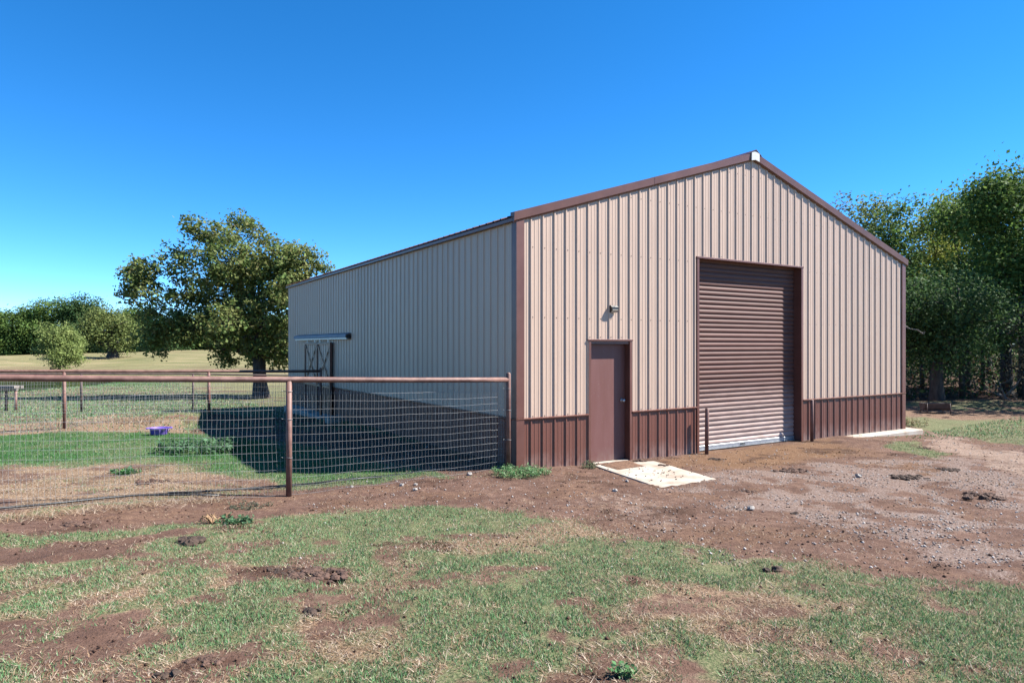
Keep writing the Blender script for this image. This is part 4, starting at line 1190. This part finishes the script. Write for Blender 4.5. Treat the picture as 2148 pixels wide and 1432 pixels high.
# fallen, bleached branches
def branch(label, pts, r0, seed, kids=5):
    q = random.Random(seed); pts = [Vector(p) for p in pts]; O = pts[0].copy()
    pts = [p - O for p in pts]; m = MB(); n = len(pts)
    m.tube(pts, [r0 * (1 - .8 * i / (n - 1)) for i in range(n)], 7)
    for j in range(kids):
        i = q.randrange(0, n - 1); p = pts[i].lerp(pts[i + 1], q.random()); d = (pts[i + 1] - pts[i]).normalized()
        s = Vector((q.uniform(-1, 1), q.uniform(-1, 1), q.uniform(-.4, 1))).normalized(); ln = q.uniform(.3, .9)
        e = p + (d * .6 + s * .7) * ln
        m.tube([p, p.lerp(e, .5) + s * .08, e], [r0 * .4, r0 * .28, r0 * .1], 5, False)
    o = m.build('fallen_branch', M['deadwood']); o.location = O
    return tag(o, label, 'branch', 'bleached branches at the wood edge')
def air(px, py, d): 
    return Vector(((px - 1074) / F * d, d, CAMH - (py - HY) / F * d))
branch('pale fallen limb slanting down to the ground at the right edge of the wood', [air(2142, 858, 24.6), air(2120, 840, 24.8), air(2090, 826, 24.9), air(2062, 815, 25.0)], .05, 1, 4)
branch('grey dead branch lying along the ground right of the feed trough', [air(2140, 848, 24.2), air(2110, 846, 24.1), air(2080, 850, 24.0), air(2030, 860, 23.8)], .045, 2, 6)
branch('upright forked bleached branch above the fallen limb', [air(2108, 832, 24.8), air(2100, 812, 24.9), air(2093, 796, 25.0)], .04, 3, 3)
branch('bleached branch leaning up to the right at the edge of the photo', [air(2110, 828, 25.2), air(2128, 812, 25.2), air(2142, 792, 25.3), air(2150, 775, 25.4)], .04, 4, 3)
branch('bare whitish twigs sticking out beside the barn wall in the dark foliage', [air(1935, 700, 22.6), air(1925, 692, 22.6), air(1912, 690, 22.6), air(1900, 688, 22.7)], .028, 5, 5)

# ------------------------------------------------------------------ grass blades, straw, pebbles
def sample_view(n, y0, y1, seed, power=1.0, margin=1.2):
    """random ground points, thinning with distance, across a swath wider than the view"""
    r = np.random.default_rng(seed)
    t = r.random(n)
    yy = y0 * (y1 / y0) ** (t ** power)
    xx = (r.random(n) * 2 - 1) * (yy * .80 + margin)
    return xx, yy, r
def inside_barn(xx, yy, pad=0.0):
    u = (xx - X0) * CT + (yy - Y0) * ST; v = -(xx - X0) * ST + (yy - Y0) * CT
    return (u > -pad) & (v > -pad)
c4a = np.array([[p.x, p.y] for p in c4])
def on_landing(xx, yy):
    ins = np.zeros(len(xx), bool)
    for i in range(4):
        a, b = c4a[i], c4a[(i + 1) % 4]
        ins ^= ((a[1] > yy) != (b[1] > yy)) & (xx < (b[0] - a[0]) * (yy - a[1]) / (b[1] - a[1] + 1e-12) + a[0])
    return ins
def blades(name, xx, yy, h, w, lean, col, seed, label, zoff=0.0):
    r = np.random.default_rng(seed); n = len(xx)
    zz = G(xx, yy) + zoff
    a = r.uniform(0, 2 * PI, n); la = r.uniform(0, 2 * PI, n)
    px_, py_ = np.cos(a) * w / 2, np.sin(a) * w / 2
    hx = np.cos(la) * h * lean; hy = np.sin(la) * h * lean
    hz = h * np.sqrt(np.clip(1 - lean ** 2, .02, 1))
    v = np.stack([np.stack([xx - px_, yy - py_, zz - .004], -1), np.stack([xx + px_, yy + py_, zz - .004], -1),
                  np.stack([xx + hx, yy + hy, zz + hz], -1)], 1).reshape(-1, 3)
    f = np.arange(3 * n).reshape(n, 3)
    o = link(name, np_mesh(name, v, f, M['blade'], np.repeat(col, 3, 0)))
    return tag(o, label, 'grass', None, 'stuff')
GREENS = np.array([(.12, .31, .11), (.17, .37, .145), (.09, .24, .08), (.25, .42, .20), (.35, .44, .25)])
LUSH = np.array([(.06, .23, .06), (.09, .29, .075), (.05, .18, .045), (.13, .33, .10)])
STRAWS = np.array([(.56, .40, .26), (.66, .51, .36), (.42, .27, .16), (.78, .64, .50), (.32, .18, .10)])
n = 760000
xx, yy, r = sample_view(n, 3.3, 17, 51, .95)
g = samp(GR, xx, yy); s = samp(STW, xx, yy); d = samp(DK, xx, yy); gvv = samp(GV, xx, yy); lu = samp(LU, xx, yy)
fine = fbm(xx * 6, yy * 6, 3); mid = fbm(xx * 2.2 + 40, yy * 2.2, 3)
keep_bad = inside_barn(xx, yy, .02) | on_landing(xx, yy)
pg = np.clip(g * 1.1 - .08, 0, .86) * smooth(.40, .56, fine * .6 + mid * .4 + .13 * g + .35 * lu) * (1 - .75 * d)
is_g = (r.random(n) < pg) & ~keep_bad
hs_ = r.uniform(.014, .036, n) * (1 + .5 * lu) * (.8 + .5 * mid)
w_ = r.uniform(.0035, .007, n) * (1 + yy * .055)
gi = GREENS[r.integers(len(GREENS), size=n)]; li = LUSH[r.integers(len(LUSH), size=n)]
col = (gi * (1 - lu[:, None]) + li * lu[:, None]) * r.uniform(.75, 1.25, (n, 1))
dry = (r.random(n) < .24 * (1 - lu)); col[dry] = STRAWS[r.integers(len(STRAWS), size=dry.sum())] * .8
k_ = is_g
blades('lawn_grass', xx[k_], yy[k_], hs_[k_], w_[k_], r.uniform(.35, .95, n)[k_], col[k_].clip(0, 1), 3, 'short patchy green grass growing in front of the barn and in the pen')
ps = np.clip(.36 + .6 * s, 0, 1) * smooth(.32, .58, fbm(xx * 4 + 9, yy * 4 + 70, 3) * .6 + fine * .2 + .22 * s) * (1 - .8 * lu) * (.10 + .90 * np.clip(s + g, 0, 1)) * (1 - .5 * gvv)
is_s = (r.random(n) < ps) & ~keep_bad & ~is_g
k_ = is_s
col = STRAWS[r.integers(len(STRAWS), size=n)] * r.uniform(.7, 1.15, (n, 1))
blades('dead_grass', xx[k_], yy[k_], (.018 + .05 * r.random(n) ** 2)[k_], w_[k_] * .75, r.uniform(.9, .995, n)[k_], col[k_].clip(0, 1), 4, 'flattened tan dead grass and straw litter on the ground', .006)
# coarser cover farther out
n2 = 300000
xx, yy, r = sample_view(n2, 15, 70, 52, .8)
ok = (~inside_barn(xx, yy, .05)) & (xx - .25 * yy < 8)
ok |= (xx > 9.8) & (yy < 23.5) & ~inside_barn(xx, yy, .05)
fine = fbm(xx * 1.5, yy * 3, 3)
inr2 = (yy < 40)
g = np.where(inr2, samp(GR, xx, yy), .6); lu = np.where(inr2, samp(LU, xx, yy), np.exp(-((yy - 57) / 9.0) ** 2) * (1 - smooth(-30, -20, xx))); s = np.where(inr2, samp(STW, xx, yy), .4)
k_ = ok & (r.random(n2) < (.4 + .6 * g) * smooth(.25, .5, fine + .2 * g)) & (G(xx, yy) > POND_Z + .05)
gi = GREENS[r.integers(len(GREENS), size=n2)]; li = LUSH[r.integers(len(LUSH), size=n2)]
col = (gi * (1 - lu[:, None]) + li * lu[:, None]) * r.uniform(.75, 1.25, (n2, 1))
dry = r.random(n2) < np.clip(.10 + .28 * s - .2 * lu, 0, 1); col[dry] = STRAWS[r.integers(len(STRAWS), size=dry.sum())] * .8
blades('pasture_grass', xx[k_], yy[k_], r.uniform(.03, .08, n2)[k_], (.008 + .0011 * yy)[k_], r.uniform(.4, .95, n2)[k_], col[k_].clip(0, 1), 5, 'thin pasture grass beyond the pen and around the pond')

# straw along the fence line and in the pen
def tufts(pix, n, h, spread, seed, name, label, pal, lean=(.6, .98), w=.005, cat='grass', kind='stuff'):
    r = np.random.default_rng(seed); P = [at(*p) for p in pix]; xs = []; ys = []
    for _ in range(n):
        i = r.integers(len(P) - 1) if len(P) > 1 else 0
        q = P[i].lerp(P[min(i + 1, len(P) - 1)], float(r.random()))
        xs.append(q.x + r.normal() * spread); ys.append(q.y + r.normal() * spread)
    xs = np.array(xs); ys = np.array(ys)
    col = np.array(pal)[r.integers(len(pal), size=n)] * r.uniform(.8, 1.15, (n, 1))
    o = blades(name, xs, ys, r.uniform(h * .4, h, n), np.full(n, w), r.uniform(*lean, n), col.clip(0, 1), seed + 1, label)
    o['category'] = cat
    if kind is None: del o['kind']
    return o
tufts([(-150, 1105), (0, 1090), (120, 1080), (260, 1064), (380, 1052), (470, 1048)], 2600, .16, .10, 61, 'straw_drift', 'long drift of pale straw under the near fence at the left', STRAWS, (.85, .995), .006)
tufts([(60, 892), (150, 890), (260, 884), (330, 882)], 2500, .16, .16, 62, 'straw_drift', 'band of pale dead grass beyond the green strip in the pen', STRAWS, (.6, .98), .009)
tufts([(0, 1000), (150, 1000), (300, 1000), (450, 1010), (560, 1018)], 6000, .09, .42, 63, 'straw_litter', 'loose straw litter over the bare dirt of the pen', STRAWS, (.92, .998), .006)

# weeds as plants of their own
def weed(name, label, px, py, nl, size, spread, h, pal, seed, group=None, cat='weed'):
    r = np.random.default_rng(seed); b = at(px, py)
    t = empty(name, b, 0, label, cat, group)
    m = MB(); rd2 = random.Random(seed)
    cen = []; nr = []
    ns = max(3, nl // 14)
    for i in range(ns):
        a = rd2.uniform(0, 2 * PI); q = spread * math.sqrt(rd2.random())
        base = Vector((math.cos(a) * q, math.sin(a) * q * .8, 0))
        base.z = float(G(base.x + b.x, base.y + b.y)) - b.z
        tip = base + Vector((rd2.uniform(-.5, .5) * h, rd2.uniform(-.5, .5) * h, h * rd2.uniform(.5, 1)))
        m.tube([base - Vector((0, 0, .02)), base.lerp(tip, .5) + Vector((0, 0, .1 * h)), tip], [.004, .003, .0015], 4, False)
        for j in range(nl // ns):
            f_ = rd2.uniform(.25, 1.05); p = base.lerp(tip, f_) + Vector((rd2.gauss(0, 1), rd2.gauss(0, 1), rd2.gauss(0, .5))) * size * .7
            p.z = max(p.z, base.z + .01)
            cen.append(p); nr.append((rd2.gauss(0, .6), rd2.gauss(0, .6), 1.0))
    cen = np.array(cen); nr = np.array(nr); nr /= np.linalg.norm(nr, axis=1)[:, None]
    P = np.array(pal)
    me = leaf_mesh('leaves', cen, nr, size * r.uniform(.6, 1.3, len(cen)), (P[r.integers(len(P), size=len(cen))] * r.uniform(.8, 1.2, (len(cen), 1))).clip(0, 1), seed)
    lo = link('leaves', me, t); lo['kind'] = 'stuff'
    m.build('stems', M['blade'] if False else mat_stem, t)['kind'] = 'stuff'
    return t
mat_stem = mat_varied('green_stem', (.10, .14, .05), (.16, .18, .07), 9, .7)
BLUEG = [(.085, .19, .085), (.12, .25, .12), (.16, .30, .16), (.07, .15, .07)]
weed('broadleaf_weed', 'sprawling blue green broadleaf weed patch at the shadow edge in the pen', 418, 945, 900, .085, .72, .22, BLUEG, 71)
weed('corner_weed', 'low green weed clump at the foot of the barn corner and fence post', 1092, 996, 1500, .030, .42, .13, [tuple(c) for c in GREENS], 72)
weed('door_weed', 'small grey green weed growing beside the walk door frame', 1240, 981, 320, .030, .15, .11, [(.16, .19, .11), (.22, .24, .15), (.12, .15, .08)], 73)
weed('pen_weed', 'small green weed rosette alone on the straw of the pen', 265, 993, 300, .045, .20, .07, [tuple(c) for c in LUSH] + BLUEG, 74)
weed('lawn_weed', 'green weed rosette beside the exposed root in the lawn', 492, 1096, 240, .045, .16, .06, BLUEG, 75)
weed('lawn_sprout', 'bright green grassy sprout at the bottom of the lawn', 1316, 1422, 110, .03, .05, .07, [tuple(c) for c in GREENS], 76)
weed('dry_weed', 'pale dry weed tuft beside the right end of the slab', 1915, 893, 420, .05, .35, .22, [(.42, .34, .2), (.5, .42, .26), (.22, .24, .1)], 77)
weed('fence_weed', 'grey green creeping weed on the track below the middle fence post', 522, 1062, 500, .022, .30, .035, [(.16, .17, .12), (.2, .21, .15), (.12, .13, .09)], 78)

# pebbles: real stones, too many to count
n = 45000
xx, yy, r = sample_view(n * 3, 5.5, 20, 55, .9)
gvv = samp(GV, xx, yy); g = samp(GR, xx, yy); sdd = samp(SD, xx, yy)
dirt = (1 - g) * .10
k_ = (r.random(n * 3) < np.clip(gvv * .9 * smooth(.3, .6, fbm(xx * 2, yy * 2, 3)) + dirt + .05 * sdd, 0, 1)) & ~inside_barn(xx, yy, .05) & ~on_landing(xx, yy) & (xx > -2.5)
xx, yy = xx[k_][:n], yy[k_][:n]; n = len(xx)
sz = .006 + .013 * r.random(n) ** 4
octa = np.array([(1, 0, 0), (0, 1, 0), (-1, 0, 0), (0, -1, 0), (0, 0, .8), (0, 0, -.5)])
of = np.array([(0, 1, 4), (1, 2, 4), (2, 3, 4), (3, 0, 4), (1, 0, 5), (2, 1, 5), (3, 2, 5), (0, 3, 5)])
ang = r.uniform(0, 2 * PI, n); ca, sa = np.cos(ang)[:, None], np.sin(ang)[:, None]
vv = octa[None] * r.uniform(.6, 1.3, (n, 6, 1)) * sz[:, None, None]
vv = np.stack([vv[..., 0] * ca - vv[..., 1] * sa, vv[..., 0] * sa + vv[..., 1] * ca, vv[..., 2]], -1) + np.stack([xx, yy, G(xx, yy) + sz * .2], -1)[:, None]
ff = (of[None] + (np.arange(n) * 6)[:, None, None]).reshape(-1, 3)
pc = np.array([(.40, .34, .31), (.52, .47, .44), (.30, .23, .20), (.60, .56, .53), (.24, .16, .13)])
cols_ = np.repeat(pc[r.integers(5, size=n)] * r.uniform(.8, 1.15, (n, 1)), 6, 0)
tag(link('gravel', np_mesh('gravel', vv.reshape(-1, 3), ff, M['pebble'], cols_.clip(0, 1))), 'loose pale gravel scattered over the worn yard', 'gravel', None, 'stuff')
# clods of soil where the ground is torn up, crumbs of manure
n = 26000
xx, yy, r = sample_view(n * 5, 3.4, 14, 56, .9)
d = samp(DK, xx, yy); mn = samp(MN, xx, yy)
k_ = (r.random(n * 5) < np.clip(smooth(.25, .9, d) * .5 + .30 * mn + .02, 0, 1)) & ~inside_barn(xx, yy, .03) & ~on_landing(xx, yy)
xx, yy, mn = xx[k_][:n], yy[k_][:n], mn[k_][:n]; n = len(xx)
sz = .004 + .014 * r.random(n) ** 5
ang = r.uniform(0, 2 * PI, n); ca, sa = np.cos(ang)[:, None], np.sin(ang)[:, None]
vv = octa[None] * r.uniform(.6, 1.3, (n, 6, 1)) * sz[:, None, None]
vv = np.stack([vv[..., 0] * ca - vv[..., 1] * sa, vv[..., 0] * sa + vv[..., 1] * ca, vv[..., 2]], -1) + np.stack([xx, yy, G(xx, yy) + sz * .3], -1)[:, None]
ff = (of[None] + (np.arange(n) * 6)[:, None, None]).reshape(-1, 3)
pc = np.array([(.075, .038, .026), (.11, .06, .042), (.05, .027, .018)]); pm_ = np.array([(.22, .115, .045), (.30, .17, .07), (.13, .065, .028)])
c_ = np.where((mn > .4)[:, None], pm_[r.integers(3, size=n)], pc[r.integers(3, size=n)])
tag(link('soil_crumbs', np_mesh('soil_crumbs', vv.reshape(-1, 3), ff, M['pebble'], np.repeat(c_, 6, 0))), 'dark crumbs of torn soil and manure on the ground', 'soil', None, 'stuff')

# single rocks, dung heaps and clods one can point at
def lump(name, label, cat, px, py, size, mat, seed, flat=.55, pieces=1, group=None, z=None):
    r = random.Random(seed); b = at(px, py) if z is None else onslab(px, py)
    m = MB()
    for i in range(pieces):
        a = r.uniform(0, 2 * PI); q = (0 if i == 0 else size * (r.uniform(.3, 1.1) if pieces < 10 else 1.3 * math.sqrt(r.random()))); sc = size * (1 if pieces == 1 else r.uniform(.25, .55) if pieces < 10 else r.uniform(.08, .24))
        c = Vector((math.cos(a) * q, math.sin(a) * q * .7, sc * flat * .55))
        sp = []
        nu, nv_ = 9, 6
        for iv in range(nv_ + 1):
            th = PI * iv / nv_
            for iu in range(nu):
                ph = 2 * PI * iu / nu
                jit = 1 + r.uniform(-.2, .2)
                sp.append((c.x + sc * jit * math.sin(th) * math.cos(ph), c.y + sc * jit * math.sin(th) * math.sin(ph), c.z + sc * flat * jit * math.cos(th)))
        fs = [(iv * nu + iu, (iv + 1) * nu + iu, (iv + 1) * nu + (iu + 1) % nu, iv * nu + (iu + 1) % nu) for iv in range(nv_) for iu in range(nu)]
        m.add(sp, fs)
    o = m.build(name, mat); o.location = b
    return tag(o, label, cat, group)
DG = 'dung heaps on the lawn'
lump('dung_heap', 'dark dung heap standing alone on the green lawn below the exposed root', 'dung', 402, 1140, .13, M['dung'], 1, .6, 9, DG)
lump('dung_heap', 'small dark dung heap on the lawn below the torn soil patch', 'dung', 655, 1286, .065, M['dung'], 2, .6, 6, DG)
lump('dung_heap', 'dark clod at the lower left of the lawn nearest the photo bottom', 'dung', 345, 1418, .055, M['dung'], 3, .6, 6, DG)
lump('dung_heap', 'dung heap at the edge of the gravel below the roll-up door', 'dung', 1628, 1198, .075, M['dung'], 4, .6, 6, DG)
lump('dung_heap', 'small dung lump on the wet sand patch in the yard', 'dung', 1668, 1078, .06, M['dung'], 5, .6, 5, DG)
lump('soil_clod', 'reddish torn soil heap in the middle of the lawn', 'soil', 668, 1208, .18, M['clod'], 6, .45, 60)
lump('soil_clod', 'dark torn soil clod left of the reddish heap in the lawn', 'soil', 596, 1196, .11, M['dung'], 7, .5, 30)
lump('soil_clod', 'soil clods kicked up at the bottom of the lawn', 'soil', 430, 1388, .09, M['clod'], 8, .6, 34)
lump('soil_clod', 'row of soil clods on the straw of the pen', 'soil', 320, 1012, .18, M['clod'], 9, .6, 34)
lump('soil_clod', 'dirt clod at the left end of the grass strip on the track', 'soil', 160, 1100, .10, M['clod'], 10, .6, 24)
lump('mud_pile', 'dark mud pile at the corner of the door mat', 'mud', 1343, 967, .10, M['clod'], 11, .45, 8, None, 1)
lump('mud_pile', 'brown mud clump on the right edge of the landing', 'mud', 1392, 976, .075, M['clod'], 12, .4, 7, None, 1)
for i, (px, py, s_, lb_) in enumerate(((1655, 988, .22, 'streak of dark manure clods in the yard below the roll-up door'), (1905, 1002, .22, 'dark manure clods in the yard below the slab end'), (2060, 1042, .24, 'dark manure clods near the right edge on the gravel'), (1985, 985, .15, 'small dark manure scatter beside the sandy path'), (1560, 1030, .12, 'small manure scatter in the gravel right of the landing'), (1505, 935 + 28, .12, 'brown manure clods in front of the left bollard'), (1940, 940, .12, 'manure crumbs on the green patch below the slab'))):
    lump('manure_clods', lb_, 'manure', px, py, s_, M['dung'] if i % 2 else M['clod'], 60 + i, .5, 26, 'manure clods in the yard')
RG = 'pale rocks on the dirt track'
for i, (px, py, s_, lb_) in enumerate(((985, 996, .045, 'whitish rock at the wire beside the corner weeds'), (843, 1018, .035, 'whitish rock on the track below the fence wire, left of the pair'), (872, 1017, .028, 'small whitish rock just right of the leftmost track rock'), (871, 1028, .035, 'pale grey rock nearest the camera on the track'), (1290, 1030, .035, 'pale rock left of the near corner of the landing'), (1315, 1010, .03, 'white stone touching the left edge of the landing'), (1800, 1000, .05, 'grey rock in the gravel right of the roll-up door'), (1575, 1068, .045, 'grey rock in the yard above the wet sand patch'), (738, 1021, .025, 'tiny white rock on the track near the middle fence post'))):
    lump('rock', lb_, 'rock', px, py, s_, M['rock'], 20 + i, .65, 1, RG)
# droppings on the landing
dm = MB(); rq = random.Random(4)
for i in range(70):
    px = rq.gauss(1385, 45); py = rq.gauss(990, 9)
    p = onslab(px, py)
    if not on_landing(np.array([p.x]), np.array([p.y]))[0]: continue
    s_ = rq.uniform(.006, .016)
    dm.add([(p.x + s_ * a * rq.uniform(.7, 1.4), p.y + s_ * b * rq.uniform(.7, 1.4), zl + s_ * (c + .45) * .8) for a, b, c in octa], [tuple(t_) for t_ in of])
tag(dm.build('droppings', M['dung']), 'scattered dark droppings on the concrete landing', 'droppings', None, 'stuff')
# exposed root tangle in the lawn
rb = at(446, 1098)
m = MB(); rq = random.Random(8)
for i in range(9):
    a = rq.uniform(0, 2 * PI); ln = rq.uniform(.10, .24)
    m.tube([(0, 0, -.01), (math.cos(a) * ln * .4, math.sin(a) * ln * .3, rq.uniform(.04, .12)), (math.cos(a + .5) * ln * .8, math.sin(a + .5) * ln * .5, rq.uniform(.02, .14)), (math.cos(a) * ln, math.sin(a) * ln * .6, rq.uniform(-.01, .16))], [.014, .011, .008, .003], 6)
ro = m.build('exposed_root', mat_varied('root_wood', (.30, .17, .08), (.44, .28, .15), 12, .85)); ro.location = rb; ro.scale = (.75, .75, .75)
tag(ro, 'twisted tan exposed root sticking out of the lawn edge', 'root')
